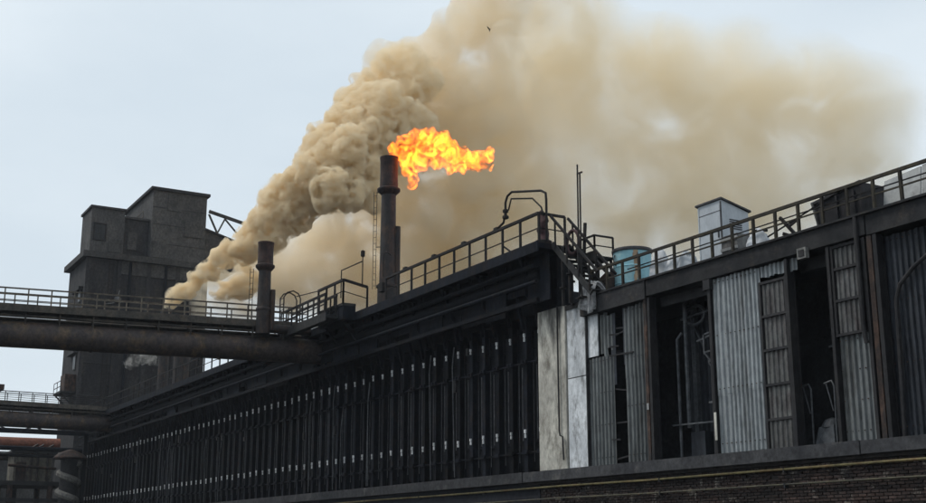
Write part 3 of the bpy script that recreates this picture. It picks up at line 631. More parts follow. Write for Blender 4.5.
# columns
for u, w, m_ in ((29.86, .14, rust_m), (29.68, .12, colu_m), (26.80, .12, colu_m), (23.62, .10, colu_m), (22.08, .10, colu_m), (20.86, .10, colu_m), (20.66, .15, rust_m), (20.48, .12, colu_m), (33.12, .05, colu_m)):
    c = MB().box(u - w / 2, u + w / 2, 23.74, 23.78, ZB, 9.34).box(u - .02, u + .02, 23.78, 24.0, ZB, 9.34).box(u - w / 2, u + w / 2, 24.0, 24.03, ZB, 9.34).build('column', m_, cb)
    MB().box(u - w / 2 - .05, u + w / 2 + .05, 23.70, 24.05, ZB - .002, ZB + .05).build('base_plate', m_, c)
MB().box(29.81, 29.90, 23.725, 23.738, 5.78, 5.98).build('paint_mark', board_m, cb)
MB().box(26.70, 26.78, 23.70, 23.73, 4.6, 5.4).build('pale_patch', pier_m, cb)
MB().box(26.68, 26.98, 23.68, 23.98, 9.05, 9.36).build('beam_cleat', colu_m, cb)
# the narrow torn gap and what is in it
rng = random.Random(5)
for k in range(7):
    u, z = rng.uniform(31.15, 31.8), rng.uniform(4.4, 9.0)
    MB().bar((31.1, 24.0, z), (31.9, 24.0, z + rng.uniform(-.15, .15)), .05).build('batten', colu_m, cb)
for z, ln in ((8.45, .5), (8.05, .45), (7.75, 1.2), (5.0, .4)): MB().bar((31.85, 23.8, z), (31.85 - ln, 23.86, z - .02), .05).build('hinge_arm', colu_m, cb)
tb = MB()
tb.box(31.7, 31.95, 23.94, 23.97, 6.8, 9.2).box(31.1, 31.3, 23.96, 23.99, 7.4, 9.3); tb.build('torn_strip', sheetd_m, cb)
# steelwork inside the wide opening
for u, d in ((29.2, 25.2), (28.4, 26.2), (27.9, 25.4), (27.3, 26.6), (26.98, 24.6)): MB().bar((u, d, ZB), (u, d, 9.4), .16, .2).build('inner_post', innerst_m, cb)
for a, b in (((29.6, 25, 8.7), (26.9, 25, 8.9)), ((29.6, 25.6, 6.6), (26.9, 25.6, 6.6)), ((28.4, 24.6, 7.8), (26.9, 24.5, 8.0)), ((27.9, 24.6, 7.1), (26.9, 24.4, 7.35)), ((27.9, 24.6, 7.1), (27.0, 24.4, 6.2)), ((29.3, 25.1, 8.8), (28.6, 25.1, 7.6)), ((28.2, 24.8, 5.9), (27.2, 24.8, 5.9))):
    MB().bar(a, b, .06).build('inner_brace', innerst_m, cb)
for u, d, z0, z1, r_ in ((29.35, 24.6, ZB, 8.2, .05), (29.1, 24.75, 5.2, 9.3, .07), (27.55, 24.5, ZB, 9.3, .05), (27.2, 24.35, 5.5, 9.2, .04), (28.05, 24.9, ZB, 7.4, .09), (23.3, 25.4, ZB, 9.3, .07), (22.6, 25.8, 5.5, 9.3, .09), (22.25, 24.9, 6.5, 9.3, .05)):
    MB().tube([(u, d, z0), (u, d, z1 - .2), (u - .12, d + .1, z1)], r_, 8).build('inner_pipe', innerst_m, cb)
for a, b in (((27.75, 24.35, 7.9), (26.95, 24.3, 8.0)), ((27.8, 24.35, 7.35), (26.95, 24.3, 7.4)), ((27.8, 24.35, 7.35), (27.0, 24.3, 6.55)), ((27.8, 24.35, 7.9), (27.8, 24.35, 7.3)), ((29.6, 24.5, 5.3), (27.0, 24.5, 5.25)), ((23.6, 25.2, 7.0), (22.1, 25.2, 7.1)), ((23.6, 25.6, 8.3), (22.1, 25.6, 8.3))):
    MB().bar(a, b, .05).build('inner_bracket', innerst_m, cb)
MB().box(28.35, 29.0, 24.7, 25.1, ZB, 5.05).build('inner_cabinet', sheetd_m, cb)
MB().tube([(28.9 + .45 * math.cos(a), 25.0, 8.75 + .3 * math.sin(a)) for a in [i * math.pi / 8 for i in range(17)]], .05, 6).build('cable_coil', innerst_m, cb)
for k in range(9): MB().box(29.5 - k * .12, 29.46 - k * .12, 27.4, 27.5, ZB, 9.4).build('inner_slat', innerst_m, cb)
MB().corr(28.3, 29.62, 25.3, ZB, 9.2, pitch=.24, amp=.04).build('inner_sheet', sheetd_m, cb, fix=False)
MB().corr(22.15, 23.55, 26.6, ZB + .8, 9.2, pitch=.24, amp=.04).build('inner_sheet', sheetd_m, cb, fix=False)
MB().box(27.0, 29.6, 24.2, 24.35, 9.05, 9.36).build('lintel', colu_m, cb)
MB().box(22.1, 23.6, 24.3, 24.5, 9.0, 9.36).build('lintel', colu_m, cb)
# bent conduit on the black cladding at the far right
MB().tube([(18.0, 23.92, 9.05), (19.5, 23.92, 8.3), (19.95, 23.92, 7.95), (20.1, 23.92, 7.6), (20.2, 23.92, 4.2)], .055, 8).build('conduit', colu_m, cb)
MB().tube([(20.98, 23.66, 9.9), (20.98, 23.66, 7.0), (20.95, 23.7, 6.6)], .06, 8).build('down_pipe', colu_m, cb)

lb = thing('bulkhead_lamp', 'small boxy grey lamp over the dark doorway', 'lamp', (22.9, 23.66, 9.15))
MB().box(22.66, 22.98, 23.56, 23.69, 9.16, 9.46).build('housing', lampbox_m, lb); MB().box(22.72, 22.92, 23.54, 23.56, 9.22, 9.40).build('lens', colu_m, lb)
# doorway clutter: two bent handrails and a lumpy hopper
for u, lab in ((23.55, 'left thin bent handrail standing inside the dark doorway'), (22.72, 'right thin bent handrail standing inside the dark doorway')):
    t = thing('handrail', lab, 'handrail', (u, 24.3, ZB), 'handrails in the doorway')
    s_ = 1 if u > 23 else -1
    MB().tube([(u, 24.3, ZB), (u - .03, 24.3, 5.75), (u + .05, 24.3, 5.9), (u + .32 * 1, 24.3, 5.85)], .026, 6).build('rail', innerst_m, t)
    MB().tube([(u + .25, 24.3, 5.84), (u + .05, 24.3, 5.1)], .02, 6).build('stay', innerst_m, t)
hpp = MB(); hpp.hull8([(22.75, 24.25, ZB), (23.5, 24.25, ZB), (23.5, 25.0, ZB), (22.75, 25.0, ZB)], [(22.86, 24.35, 4.75), (23.38, 24.35, 4.72), (23.38, 24.9, 4.75), (22.86, 24.9, 4.8)])
ho = thing('scrap_hopper', 'dark lumpy hopper on the floor of the dark doorway', 'hopper', (23.1, 24.6, ZB))
hpp.build('bin', innerst_m, ho); MB().lathe((23.12, 24.6, 4.7), [(.30, 0), (.27, .1), (.18, .22), (.04, .27)], 9).build('heap', innerst_m, ho)

# ------------------------------------------------------------------ roof railing of the corrugated building
rr = thing('roof_railing', 'long black railing along the corrugated building roof edge', 'railing', (26, 23.95, 9.9))
railing(rr, [(32.9, 23.9, 9.88), (9, 23.9, 9.88)], .97, rail2_m, .87, (.55,), .075, .085, .04, jit=.02)
MB().bar((31.0, 24.0, 10.55), (14, 24.0, 10.60), .03).build('cable', rail_m, rr)
MB().bar((24.5, 24.02, 10.2), (21.5, 24.02, 10.9), .035).build('loose_bar', rail_m, rr)

# cabinet, tank, sacks and the rest on that roof
kb = thing('roof_cabinet', 'pale grey tall metal cabinet with slanting roof on the corrugated building', 'cabinet', (28, 25.5, 9.86))
MB().hull8([(27.42, 25.0, 9.87), (28.52, 25.0, 9.87), (28.52, 26.1, 9.87), (27.42, 26.1, 9.87)], [(27.42, 25.0, 12.20), (28.52, 25.0, 12.20), (28.52, 26.1, 11.92), (27.42, 26.1, 11.92)]).build('body', kiosk_m, kb)
MB().hull8([(27.36, 24.94, 12.215), (28.60, 24.94, 12.215), (28.60, 26.18, 11.93), (27.36, 26.18, 11.93)], [(27.36, 24.94, 12.27), (28.60, 24.94, 12.27), (28.60, 26.18, 11.985), (27.36, 26.18, 11.985)]).build('roof', kroof_m, kb)
MB().box(27.5, 28.45, 24.985, 25.0, 10.0, 12.05).build('door', kiosk_m, kb)
MB().box(27.56, 27.60, 24.95, 24.985, 11.0, 11.25).build('handle', kroof_m, kb)
for z in (11.6, 10.4): MB().tube([(28.54, 25.2, z), (28.66, 25.2, z), (28.66, 25.2, z + .2), (28.54, 25.2, z + .2)], .015, 6).build('lifting_eye', kroof_m, kb)
for u in (27.45, 28.49): MB().box(u - .025, u + .025, 24.975, 25.0, 9.9, 12.15).build('corner_angle', kroof_m if u < 28 else kiosk_m, kb)
for z in (10.35, 11.2, 11.85): MB().box(27.43, 28.51, 24.978, 24.996, z, z + .02).build('seam', kroof_m, kb)
for i in range(5): MB().box(27.40, 27.42, 25.3, 25.8, 11.3 + i * .07, 11.33 + i * .07).build('louvre', kroof_m, kb)
tk = thing('turquoise_tank', 'pale turquoise round tank with rust streak behind the roof railing', 'tank', (32.6, 25.5, 9.86))
MB().lathe((32.65, 25.5, 9.87), [(.66, 0), (.68, .05), (.67, .1), (.675, 1.0), (.665, 1.75), (.70, 1.77), (.70, 1.85), (.64, 1.86), (.62, 1.5)], 40).build('shell', tank_m, tk)
MB().lathe((32.65, 25.5, 11.62), [(.705, 0), (.715, .03), (.715, .09), (.705, .11)], 40).build('rim', kroof_m, tk)
for z in (10.45, 11.05): MB().lathe((32.65, 25.5, z), [(.676, 0), (.69, .01), (.69, .035), (.676, .045)], 40).build('seam_hoop', tank_m, tk)
rs = MB()
for k in range(16):
    z0 = 11.6 - k * .11; wdt = .12 - .005 * k + .018 * math.sin(k * 1.7); an = -2.66 + 0.03 * math.sin(k * .9)
    for s_ in (-1,):
        c0 = an - wdt; c1 = an + wdt * 1.0
        q = [(32.65 + .683 * math.cos(a), 25.5 + .683 * math.sin(a), z) for a, z in ((c0, z0), (c1, z0), (c1, z0 - .11), (c0, z0 - .11))]
        q2 = [(32.65 + .66 * math.cos(a), 25.5 + .66 * math.sin(a), z) for a, z in ((c0, z0), (c1, z0), (c1, z0 - .11), (c0, z0 - .11))]
        rs.hull8(q2, q)
rs.build('rust_streak', tankr_m, tk)
for an in (-1.4, -2.75): MB().tube([(32.65 + .68 * math.cos(an), 25.5 + .68 * math.sin(an), 11.5), (32.65 + .76 * math.cos(an - .05), 25.5 + .76 * math.sin(an - .05), 11.3), (32.65 + .68 * math.cos(an - .1), 25.5 + .68 * math.sin(an - .1), 11.1)], .02, 6).build('handle', kroof_m, tk)
bb = thing('brown_drum', 'dark rusty square drum between white cloth and turquoise tank', 'drum', (33.4, 24.8, 9.86))
MB().hull8([(32.85, 24.5, 9.87), (33.5, 24.5, 9.87), (33.5, 25.0, 9.87), (32.85, 25.0, 9.87)], [(32.85, 24.5, 10.9), (33.45, 24.5, 10.65), (33.45, 25.0, 10.65), (32.85, 25.0, 10.9)]).build('drum_body', rust_m, bb)
MB().bar((32.83, 24.48, 10.5), (33.5, 24.48, 10.4), .04, .06).build('hoop', colu_m, bb)

def lump(name, label, cat, c, size, m, seed, group=None, folds=9, nn=22):
    rg = random.Random(seed); mb = MB(); ph = [rg.uniform(0, 6.28) for _ in range(6)]
    vs = []; fs = []; n1, n2 = nn, nn // 2
    for i in range(n2 + 1):
        th = math.pi * i / n2
        for j in range(n1):
            a = 2 * math.pi * j / n1
            rr_ = 1 + .10 * math.sin(folds * .5 * a + ph[0] + 2 * th) + .08 * math.sin(3 * a + 4 * th + ph[1]) + .06 * math.sin(folds * a + 5 * th + ph[2])
            z = math.cos(th); z = z if z > 0 else z * .25
            vs.append((c[0] + size[0] * rr_ * math.sin(th) * math.cos(a), -(c[1] + size[1] * rr_ * math.sin(th) * math.sin(a)), c[2] + size[2] * (.25 + z) * (1 + .15 * math.sin(2 * a + ph[3]))))
    for i in range(n2):
        for j in range(n1): fs.append((i*n1+j, (i+1)*n1+j, (i+1)*n1+(j+1) % n1, i*n1+(j+1) % n1))
    mb.add(vs, fs, True); t = thing(name, label, cat, c, group)
    o = mb.build('bag', m, t); MB().lathe((c[0] - size[0] * .3, c[1], c[2] + size[2] * 1.05), [(.03, -.1), (.045, 0), (.03, .03), (.07, .1), (.02, .13)], 8).build('tied_neck', m, t)
    return t
lump('sack', 'bulging white sack right beside the turquoise tank', 'sack', (29.68, 24.3, 9.87), (.42, .26, .80), sack_m, 1, 'sacks on the roof')
lump('sack', 'slumped white sack between the turquoise tank and the grey cabinet, second from the tank', 'sack', (29.05, 24.35, 9.87), (.42, .26, .60), sack_m, 2, 'sacks on the roof')
lump('sack', 'grey sack leaning at the left foot of the grey cabinet', 'sack', (28.35, 24.3, 9.87), (.40, .24, .55), kiosk_m, 3, 'sacks on the roof')
lump('sack', 'low white sack right of the grey cabinet and pale crate', 'sack', (25.2, 24.3, 9.87), (.45, .26, .56), sack_m, 4, 'sacks on the roof')
cr = thing('cement_crate', 'pale stained crate at the right foot of the grey cabinet', 'crate', (26.5, 24.7, 9.86))
MB().box(26.05, 26.72, 24.3, 24.8, 9.87, 10.72).build('box', sheetp_m, cr)
for z in (9.95, 10.25, 10.55): MB().box(26.03, 26.74, 24.26, 24.3, z, z + .09).build('slat', board_m, cr)
hs = thing('hose_loop', 'loop of pale hose lying on the roof beside the low white sack', 'hose', (24.8, 24.6, 9.86))
MB().tube([(24.75 + .25 * math.cos(a), 24.6 + .05 * a / 6, 10.05 + .18 * math.sin(a)) for a in [i * math.pi / 8 for i in range(20)]], .03, 6).build('hose', board_m, hs)
lv = thing('switch_lever', 'black forked lever frame sticking up behind the roof railing', 'lever', (23.8, 24.4, 9.86))
MB().bar((24.25, 24.3, 10.75), (23.5, 24.3, 9.9), .08).build('arm', rail_m, lv); MB().bar((23.95, 24.3, 10.4), (23.55, 24.3, 10.55), .06).build('fork', rail_m, lv)
MB().bar((24.15, 24.3, 10.25), (23.4, 24.3, 9.9), .09).build('arm', rail_m, lv); MB().box(23.2, 24.2, 24.2, 24.5, 9.87, 9.93).build('base', rail_m, lv)
lv2 = thing('signal_lever', 'small black lever behind the roof railing between cabinet and forked lever', 'lever', (25.2, 24.4, 9.86))
MB().bar((25.05, 24.3, 9.88), (25.05, 24.3, 10.55), .06).build('stem', rail_m, lv2); MB().bar((25.3, 24.3, 10.6), (24.8, 24.3, 10.5), .07).build('arm', rail_m, lv2)
dk = thing('steel_skip', 'black battered steel skip leaning against the roof railing', 'skip', (22, 25, 9.86))
MB().hull8([(21.35, 24.35, 9.87), (22.9, 24.35, 9.87), (22.9, 25.2, 9.87), (21.35, 25.2, 9.87)], [(21.25, 24.3, 11.02), (22.95, 24.3, 10.82), (22.95, 25.2, 10.82), (21.25, 25.2, 11.02)]).build('body', box_m, dk)
MB().bar((21.22, 24.27, 11.02), (22.98, 24.27, 10.82), .07, .08).build('rim', box_m, dk)
for u in (21.5, 22.1, 22.7): MB().bar((u, 24.29, 9.9), (u, 24.27, 10.85), .06).build('rib', box_m, dk)
MB().bar((22.95, 24.25, 10.85), (22.7, 24.25, 9.95), .09, .05).build('loose_plate', sheetp_m, dk)
for u0, u1, z, lab in ((19.95, 21.15, 11.18, 'pale cement board standing right behind the black skip'), (18.3, 19.9, 11.3, 'pale cement board at the right edge of the picture')):
    b_ = MB().hull8([(u0, 24.9, 9.87), (u1, 24.9, 9.87), (u1, 24.95, 9.87), (u0, 24.95, 9.87)], [(u0, 25.1, z + .04), (u1, 25.1, z - .06), (u1, 25.15, z - .06), (u0, 25.15, z + .04)])
    tag(b_.build('cement_board', board_m, at=(u0, 24.9, 9.87)), lab, 'board', 'cement boards on the roof')
# cloth draped over the parapet at the stair foot
cl = MB(); nu, nvv = 16, 22; vs = []
rg = random.Random(4)
for i in range(nu + 1):
    for j in range(nvv + 1):
        u = 32.25 + .75 * i / nu; s_ = j / nvv
        fold = .05 * math.sin(i * 1.5 + s_ * 3) + .035 * math.sin(i * 2.9 - s_ * 5)
        if s_ < .45: p = (u - .25 * (.45 - s_), 23.95 - .36 * s_ / .45 + fold * .5, 10.0 + .42 * math.sin(s_ / .45 * 1.9) * (1 - .5 * abs(i / nu - .6)) + fold)
        else:
            q = (s_ - .45) / .55; p = (u + q * .28 * (i / nu), 23.60 - .06 + fold, 10.26 - .30 * abs(i / nu - .5) - q * (.95 - .6 * abs(i / nu - .35)))
        vs.append((p[0], -p[1], p[2]))
cl.add(vs, [(i*(nvv+1)+j, (i+1)*(nvv+1)+j, (i+1)*(nvv+1)+j+1, i*(nvv+1)+j+1) for i in range(nu) for j in range(nvv)], True)
co = cl.build('draped_cloth', cloth_m, at=(32.6, 23.9, 10)); tag(co, 'dirty white cloth draped over the roof edge at the stair foot', 'cloth')
so = co.modifiers.new('thick', 'SOLIDIFY'); so.thickness = .012

# ------------------------------------------------------------------ bird
bd = thing('bird', 'tiny dark bird flying in front of the smoke near the top', 'bird', (51.4, 31.0, 28.7))
bm_ = MB(); bm_.tube([(51.15, 30.85, 28.66), (51.22, 30.9, 28.68), (51.36, 31.0, 28.7), (51.5, 31.08, 28.68), (51.66, 31.18, 28.64)], .05, 8, [.01, .045, .07, .05, .02]).build('body', black_m, bd)
for s_ in (-1, 1):
    MB().hull8([(51.3, 31.0, 28.71), (51.48, 31.05, 28.71), (51.6 + .05 * s_, 31.0 + .1 * s_, 28.88), (51.42 + .15 * s_, 31.0 + .34 * s_, 28.98)], [(51.3, 31.0, 28.73), (51.48, 31.05, 28.73), (51.6 + .05 * s_, 31.0 + .1 * s_, 28.89), (51.42 + .15 * s_, 31.0 + .34 * s_, 28.99)]).build('wing', black_m, bd)

for c in bd.children: c.scale = (.55, .55, .55)

# ------------------------------------------------------------------ smoke, steam and flame: closed billowing bodies filled with real volumes
def billow(name, puffs, voxel, disp, extra=0, seed=1, spread=.55, rmin=.35, rmax=.6):
    """union of many puffs, remeshed to one skin and roughened by cloud noise in several sizes"""
    rg = random.Random(seed); bm = bmesh.new()
    def ball(c, r):
        bmesh.ops.create_icosphere(bm, subdivisions=2, radius=r, matrix=Matrix.Translation(c))
    for (u, d, z, r) in puffs:
        ball(Vector((u, -d, z)), r * .92)
        for _ in range(extra):
            v = Vector((rg.gauss(0, 1), rg.gauss(0, 1), rg.gauss(0, 1))).normalized()
            ball(Vector((u, -d, z)) + v * r * (spread + .25 * rg.random()), r * rg.uniform(rmin, rmax))
    me = bpy.data.meshes.new(name); bm.to_mesh(me); bm.free()
    o = bpy.data.objects.new(name, me); COL.objects.link(o)
    rm = o.modifiers.new('union', 'REMESH'); rm.mode = 'VOXEL'; rm.voxel_size = voxel; rm.adaptivity = 0
    for k, (size, st_) in enumerate(disp):
        if st_ < 0:   # rounded bulges with creases between them
            tx = bpy.data.textures.new(name + '_bulge', 'VORONOI'); tx.noise_scale = size; tx.distance_metric = 'DISTANCE_SQUARED'
        else:
            tx = bpy.data.textures.new(name + '_billow', 'CLOUDS'); tx.noise_scale = size; tx.noise_depth = 1; tx.noise_type = 'SOFT_NOISE'
        dm = o.modifiers.new('billow', 'DISPLACE'); dm.texture = tx; dm.texture_coords = 'GLOBAL'; dm.strength = st_; dm.mid_level = .5
    r2 = o.modifiers.new('clean', 'REMESH'); r2.mode = 'VOXEL'; r2.voxel_size = voxel * .9; r2.adaptivity = 0
    dg = bpy.context.evaluated_depsgraph_get(); me2 = bpy.data.meshes.new_from_object(o.evaluated_get(dg), depsgraph=dg)
    for md in list(o.modifiers): o.modifiers.remove(md)
    o.data = me2; me2.name = name; bpy.data.meshes.remove(me)
    c = Vector((puffs[0][0], -puffs[0][1], puffs[0][2])); me2.transform(Matrix.Translation(-c)); o.location = c
    me2.polygons.foreach_set('use_smooth', [True] * len(me2.polygons))
    return o
def smoke_mat(name, color, density, noise=None, aniso=0.0, absorb=None, stretch=(1, 1, 1), swirl=.5):
    m = bpy.data.materials.new(name); m.use_nodes = True; t = m.node_tree; n = t.nodes; l = t.links
    n.remove(n['Principled BSDF']); o = n['Material Output']
    pv = n.new('ShaderNodeVolumePrincipled'); pv.inputs['Color'].default_value = (*color, 1); pv.inputs['Anisotropy'].default_value = aniso
    pv.inputs['Density'].default_value = density
    if absorb: pv.inputs['Absorption Color'].default_value = (*absorb, 1)
    l.new(pv.outputs[0], o.inputs['Volume'])
    if noise:
        scale, lo, hi, det = noise
        g_ = n.new('ShaderNodeNewGeometry'); mpn = n.new('ShaderNodeMapping'); mpn.inputs['Scale'].default_value = stretch
        a = n.new('ShaderNodeTexNoise'); a.inputs['Scale'].default_value = scale; a.inputs['Detail'].default_value = det; a.inputs['Roughness'].default_value = .60; a.inputs['Distortion'].default_value = swirl
        mr = n.new('ShaderNodeMapRange'); mr.interpolation_type = 'SMOOTHSTEP'
        mr.inputs[1].default_value = lo; mr.inputs[2].default_value = hi; mr.inputs[3].default_value = 0; mr.inputs[4].default_value = density
        l.new(g_.outputs['Position'], mpn.inputs[0]); l.new(mpn.outputs[0], a.inputs['Vector']); l.new(a.outputs[0], mr.inputs[0]); l.new(mr.outputs[0], pv.inputs['Density'])
    return m

DENSE = [(97.5,27.2,20.7,0.22),(97.3,27.4,21.2,0.25), (97.0,27.8,21.8,0.36), (96.6,28.6,22.4,0.46), (95.7,29.2,23.1,0.52), (94.8,29.8,23.9,0.66), (94.3,30.6,24.6,0.85), (93.8,31.3,25.6,0.95), (93.3,32.3,26.1,1.15), (92.7,33.2,26.8,1.37), (91.2,33.9,27.2,1.60), (90.7,34.8,28.5,1.76), (90.2,35.7,29.8,2.00), (89.6,36.7,31.0,2.24), (88.1,37.3,31.8,2.53), (87.5,38.4,32.8,2.69), (89.8,36.3,32.7,1.12), (89.2,37.3,34.4,1.44), (89.4,39.1,36.3,1.62), (86.7,37.7,30.3,2.04), (86.7,39.7,31.3,2.06), (89.9,40.3,38.4,1.63), (89.0,41.7,40.4,1.47), (88.3,43.1,41.7,1.80), (87.5,44.5,40.4,2.12), (87.8,41.9,37.8,2.42), (86.9,43.4,36.2,2.75), (87.2,41.0,34.7,2.72), (96.0,31.5,22.5,0.66), (95.5,32.5,23.2,0.82), (95.0,33.3,23.8,0.82), (87.3,44.7,42.1,1.63), (89.1,43.7,43.4,1.16)]
MIDS = [(99.6,35.2,27.2,1.39), (101.6,35.9,24.6,1.41), (100.3,38.2,26.0,2.30), (98.5,41.3,27.8,2.65), (100.3,40.2,23.9,1.78), (95.6,42.4,30.6,3.12), (96.5,44.8,27.4,3.53), (93.6,45.9,32.9,4.33), (93.1,48.7,29.5,4.90), (92.7,49.4,39.0,4.90), (91.8,51.0,43.5,4.20), (90.3,55.6,40.4,5.30), (91.3,53.9,33.5,5.30), (93.0,52.8,26.2,4.46), (88.5,58.8,34.5,5.30), (89.9,58.4,28.1,4.90), (98.5,43.4,23.4,2.32), (95.7,48.1,23.4,3.57),
        (99.7,31.2,22.7,0.94), (99.1,32.1,23.5,1.10), (98.5,33.2,22.7,1.19), (97.9,34.2,23.5,1.36), (98.2,35.8,22.9,1.37), (97.2,37.5,23.5,1.72), (96.1,39.4,24.8,2.23), (95.9,41.7,24.2,2.08), (92.6,43.4,41.3,1.87), (92.4,45.9,43.9,2.23), (91.2,48.1,45.3,2.40), (90.1,49.9,47.3,2.58), (89.8,52.5,49.6,2.77), (88.3,55.0,51.2,3.12), (87.3,58.9,53.9,3.85), (90.5,49.3,42.2,3.43), (89.5,53.0,44.5,4.16)]
THIN = [(79.0,92.0,44.5,7.5), (78.5,92.5,36.0,7.0), (90.5,59.5,48.7,7.0), (85.5,64.1,57.3,5.0), (86.7,61.9,51.0,6.5), (92.5,63.9,46.8,10.27), (88.5,70.8,45.2,10.27), (89.7,68.8,34.3,11.20), (85.4,78.3,44.0,10.36), (86.6,76.2,33.6,11.30), (82.7,85.1,43.3,9.03), (81.3,87.5,47.0,6.65), (83.0,84.5,32.9,8.55), (87.4,72.7,49.5,5.6), (83.7,81.2,48.6,6.2), (80.4,89.1,38.0,6.17), (95.5,58.7,32.3,11.20), (99.3,52.0,27.4,8.40), (103.5,44.5,25.9,5.60), (96.4,57.0,41.5,9.33)]
sm = billow('smoke_plume', [(u, d, z, r * 1.0) for u, d, z, r in DENSE], .19, [(2.4, .9), (1.4, -.8), (.8, -.6), (.42, -.3)], 9, 2)
dm_ = smoke_mat('dense_tan_smoke', (.976, .888, .712), 6.0, (1.15, .40, .62, 6), swirl=.35)
dm_.cycles.volume_step_rate = .16
def rise_thinner(m, z0, z1, f1):
    """the plume loosens as it climbs"""
    t = m.node_tree; n = t.nodes; l = t.links; pv = next(x for x in n if x.type == 'PRINCIPLED_VOLUME'); src = pv.inputs['Density'].links[0].from_socket
    g_ = n.new('ShaderNodeNewGeometry'); sx = n.new('ShaderNodeSeparateXYZ'); l.new(g_.outputs['Position'], sx.inputs[0])
    mr = n.new('ShaderNodeMapRange'); mr.inputs[1].default_value = z0; mr.inputs[2].default_value = z1; mr.inputs[3].default_value = 1; mr.inputs[4].default_value = f1; l.new(sx.outputs[2], mr.inputs[0])
    mn = n.new('ShaderNodeMath'); mn.operation = 'MULTIPLY'; l.new(mr.outputs[0], mn.inputs[0]); l.new(src, mn.inputs[1]); l.new(mn.outputs[0], pv.inputs['Density'])
rise_thinner(dm_, 27, 43, .36)
sm.data.materials.clear(); sm.data.materials.append(dm_)
tag(sm, 'dense billowing tan smoke plume climbing from behind the pipe bridge', 'smoke', kind='stuff')
def fade_out(m, blobs, inner=.15, grow=1.0):
    """density dies away from the middle of each blob to its rim, so the cloud has no skin"""
    t = m.node_tree; n = t.nodes; l = t.links; pv = next(x for x in n if x.type == 'PRINCIPLED_VOLUME'); src = pv.inputs['Density'].links[0].from_socket
    g_ = n.new('ShaderNodeNewGeometry'); acc = None
    for (u, d, z, r) in blobs:
        vm = n.new('ShaderNodeVectorMath'); vm.operation = 'DISTANCE'; vm.inputs[1].default_value = (u, -d, z); l.new(g_.outputs['Position'], vm.inputs[0])
        mr = n.new('ShaderNodeMapRange'); mr.interpolation_type = 'SMOOTHSTEP'; mr.inputs[1].default_value = r * grow; mr.inputs[2].default_value = r * inner; mr.inputs[3].default_value = 0; mr.inputs[4].default_value = .8
        l.new(vm.outputs['Value'], mr.inputs[0])
        if acc is None: acc = mr.outputs[0]
        else:
            ad = n.new('ShaderNodeMath'); ad.operation = 'ADD'; l.new(acc, ad.inputs[0]); l.new(mr.outputs[0], ad.inputs[1]); acc = ad.outputs[0]
    mn = n.new('ShaderNodeMath'); mn.operation = 'MULTIPLY'; l.new(acc, mn.inputs[0]); l.new(src, mn.inputs[1]); l.new(mn.outputs[0], pv.inputs['Density'])
sm2 = billow('drifting_smoke', MIDS, .45, [(5, 2.0), (2.8, -2.0), (1.3, -.8), (.9, .5)], 6, 3)
mm = smoke_mat('drifting_brown_smoke', (.975, .902, .76), .75, (.30, .34, .62, 5), swirl=.7); mm.cycles.volume_step_rate = .6
def lee_thinner(m, r0, r1, f1):
    """the smoke loosens downwind"""
    t = m.node_tree; n = t.nodes; l = t.links; pv = next(x for x in n if x.type == 'PRINCIPLED_VOLUME'); src = pv.inputs['Density'].links[0].from_socket
    g_ = n.new('ShaderNodeNewGeometry'); dt = n.new('ShaderNodeVectorMath'); dt.operation = 'DOT_PRODUCT'; dt.inputs[1].default_value = (-.496, -.868, 0); l.new(g_.outputs['Position'], dt.inputs[0])
    mr = n.new('ShaderNodeMapRange'); mr.interpolation_type = 'SMOOTHSTEP'; mr.inputs[1].default_value = r0; mr.inputs[2].default_value = r1; mr.inputs[3].default_value = 1; mr.inputs[4].default_value = f1; l.new(dt.outputs['Value'], mr.inputs[0])
    mn = n.new('ShaderNodeMath'); mn.operation = 'MULTIPLY'; l.new(mr.outputs[0], mn.inputs[0]); l.new(src, mn.inputs[1]); l.new(mn.outputs[0], pv.inputs['Density'])
lee_thinner(mm, -2, 11, .06)
sm2.data.materials.clear(); sm2.data.materials.append(mm)
tag(sm2, 'thick soft yellow brown smoke drifting behind the flare stack', 'smoke', kind='stuff')
sm3 = billow('thin_smoke', THIN, 1.0, [(9, 3.0), (4, 1.5)], 0, 4)
tm = smoke_mat('thin_yellow_smoke', (.979, .910, .765), .36, (.17, .30, .64, 6), aniso=.25, swirl=.9)
fade_out(tm, THIN)
sm3.data.materials.clear(); sm3.data.materials.append(tm)
tag(sm3, 'thin yellowish smoke spreading across the sky above the corrugated building', 'smoke', kind='stuff')
STEAM = [(100.9, 25.3, 16.6, .6), (100.4, 25.9, 17.0, .8), (100.0, 26.6, 17.1, .7), (99.6, 27.3, 16.8, .55)]
stm = billow('steam_puff', STEAM, .14, [(.9, .4), (.4, .3)], 6, 5)
stm.data.materials.clear(); stm.data.materials.append(smoke_mat('pale_steam', (.96, .94, .89), 1.0, (1.3, .46, .68, 5), swirl=1.0))
tag(stm, 'small pale steam puff below the fat rusty pipe', 'steam', kind='stuff')

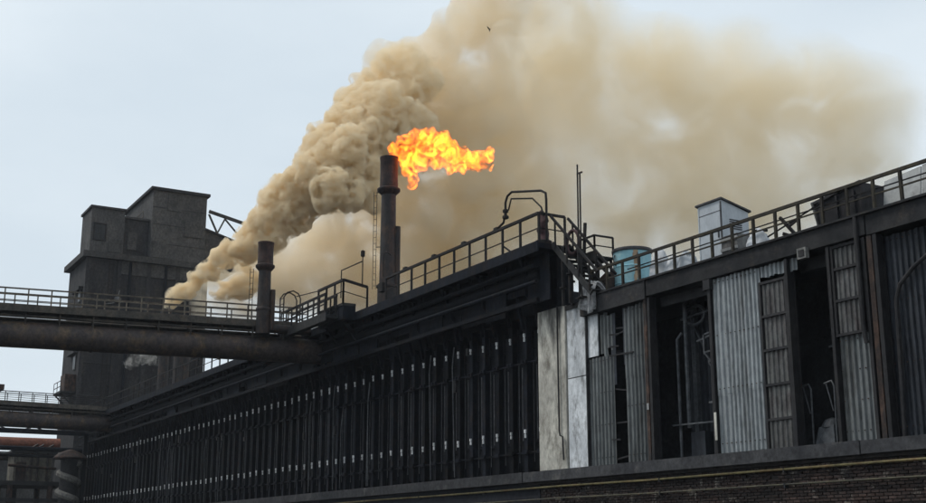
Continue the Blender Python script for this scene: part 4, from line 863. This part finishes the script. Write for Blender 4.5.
# flame
FU = []
for (px, py, pr_) in ((394, 154, 6), (399, 150, 10), (407, 147, 12), (418, 145, 13), (430, 143, 14), (442, 145, 13), (452, 152, 13), (462, 158, 12), (472, 162, 11), (481, 163, 10), (489, 162, 9), (493, 156, 7), (495, 150, 4), (408, 160, 10), (411, 171, 9), (414, 180, 7), (415, 188, 4), (424, 159, 11), (440, 158, 11), (455, 164, 9)):
    s_ = (px - 389) / 22.0
    FU.append((49.0 - .496 * s_, 23.95 + .868 * s_, 19.62 + (158 - py) / 21.6, pr_ * 1.2 / 22.0))
fo = billow('flame', FU, .055, [(.7, .34), (.32, .30), (.15, .16)], 8, 9, .6, .3, .5)
m = bpy.data.materials.new('burning_gas'); m.use_nodes = True; t = m.node_tree; n = t.nodes; l = t.links
n.remove(n['Principled BSDF']); mo = n['Material Output']
em = n.new('ShaderNodeEmission'); g_ = n.new('ShaderNodeNewGeometry')
a = n.new('ShaderNodeTexNoise'); a.inputs['Scale'].default_value = 1.5; a.inputs['Detail'].default_value = 6; a.inputs['Roughness'].default_value = .55; a.inputs['Distortion'].default_value = 2.2
mr = n.new('ShaderNodeMapRange'); mr.interpolation_type = 'SMOOTHSTEP'; mr.inputs[1].default_value = .45; mr.inputs[2].default_value = .74; mr.inputs[3].default_value = .0; mr.inputs[4].default_value = 19.0
l.new(g_.outputs['Position'], a.inputs['Vector']); l.new(a.outputs[0], mr.inputs[0]); l.new(mr.outputs[0], em.inputs['Strength'])
em.inputs['Color'].default_value = (1.0, .19, .010, 1)
ab = n.new('ShaderNodeVolumeAbsorption'); ab.inputs['Color'].default_value = (.55, .35, .2, 1); ab.inputs['Density'].default_value = .9
ad = n.new('ShaderNodeAddShader'); l.new(em.outputs[0], ad.inputs[0]); l.new(ab.outputs[0], ad.inputs[1]); l.new(ad.outputs[0], mo.inputs['Volume'])
m.cycles.volume_step_rate = .25
fo.data.materials.clear(); fo.data.materials.append(m)
tag(fo, 'bright orange and yellow gas flame streaming right from the flare stack', 'flame')
hm = bpy.data.materials.new('thin_industrial_haze'); hm.use_nodes = True; t = hm.node_tree; t.nodes.remove(t.nodes['Principled BSDF'])
pv = t.nodes.new('ShaderNodeVolumePrincipled'); pv.inputs['Color'].default_value = (.86, .92, 1.0, 1); pv.inputs['Density'].default_value = .00022
t.links.new(pv.outputs[0], t.nodes['Material Output'].inputs['Volume'])
hz = MB().box(-60, 260, -120, 180, -1, 75).build('haze', hm, fix=True); tag(hz, kind='stuff')
print('tris', sum(len(o.data.polygons) for o in bpy.data.objects if o.type == 'MESH'))
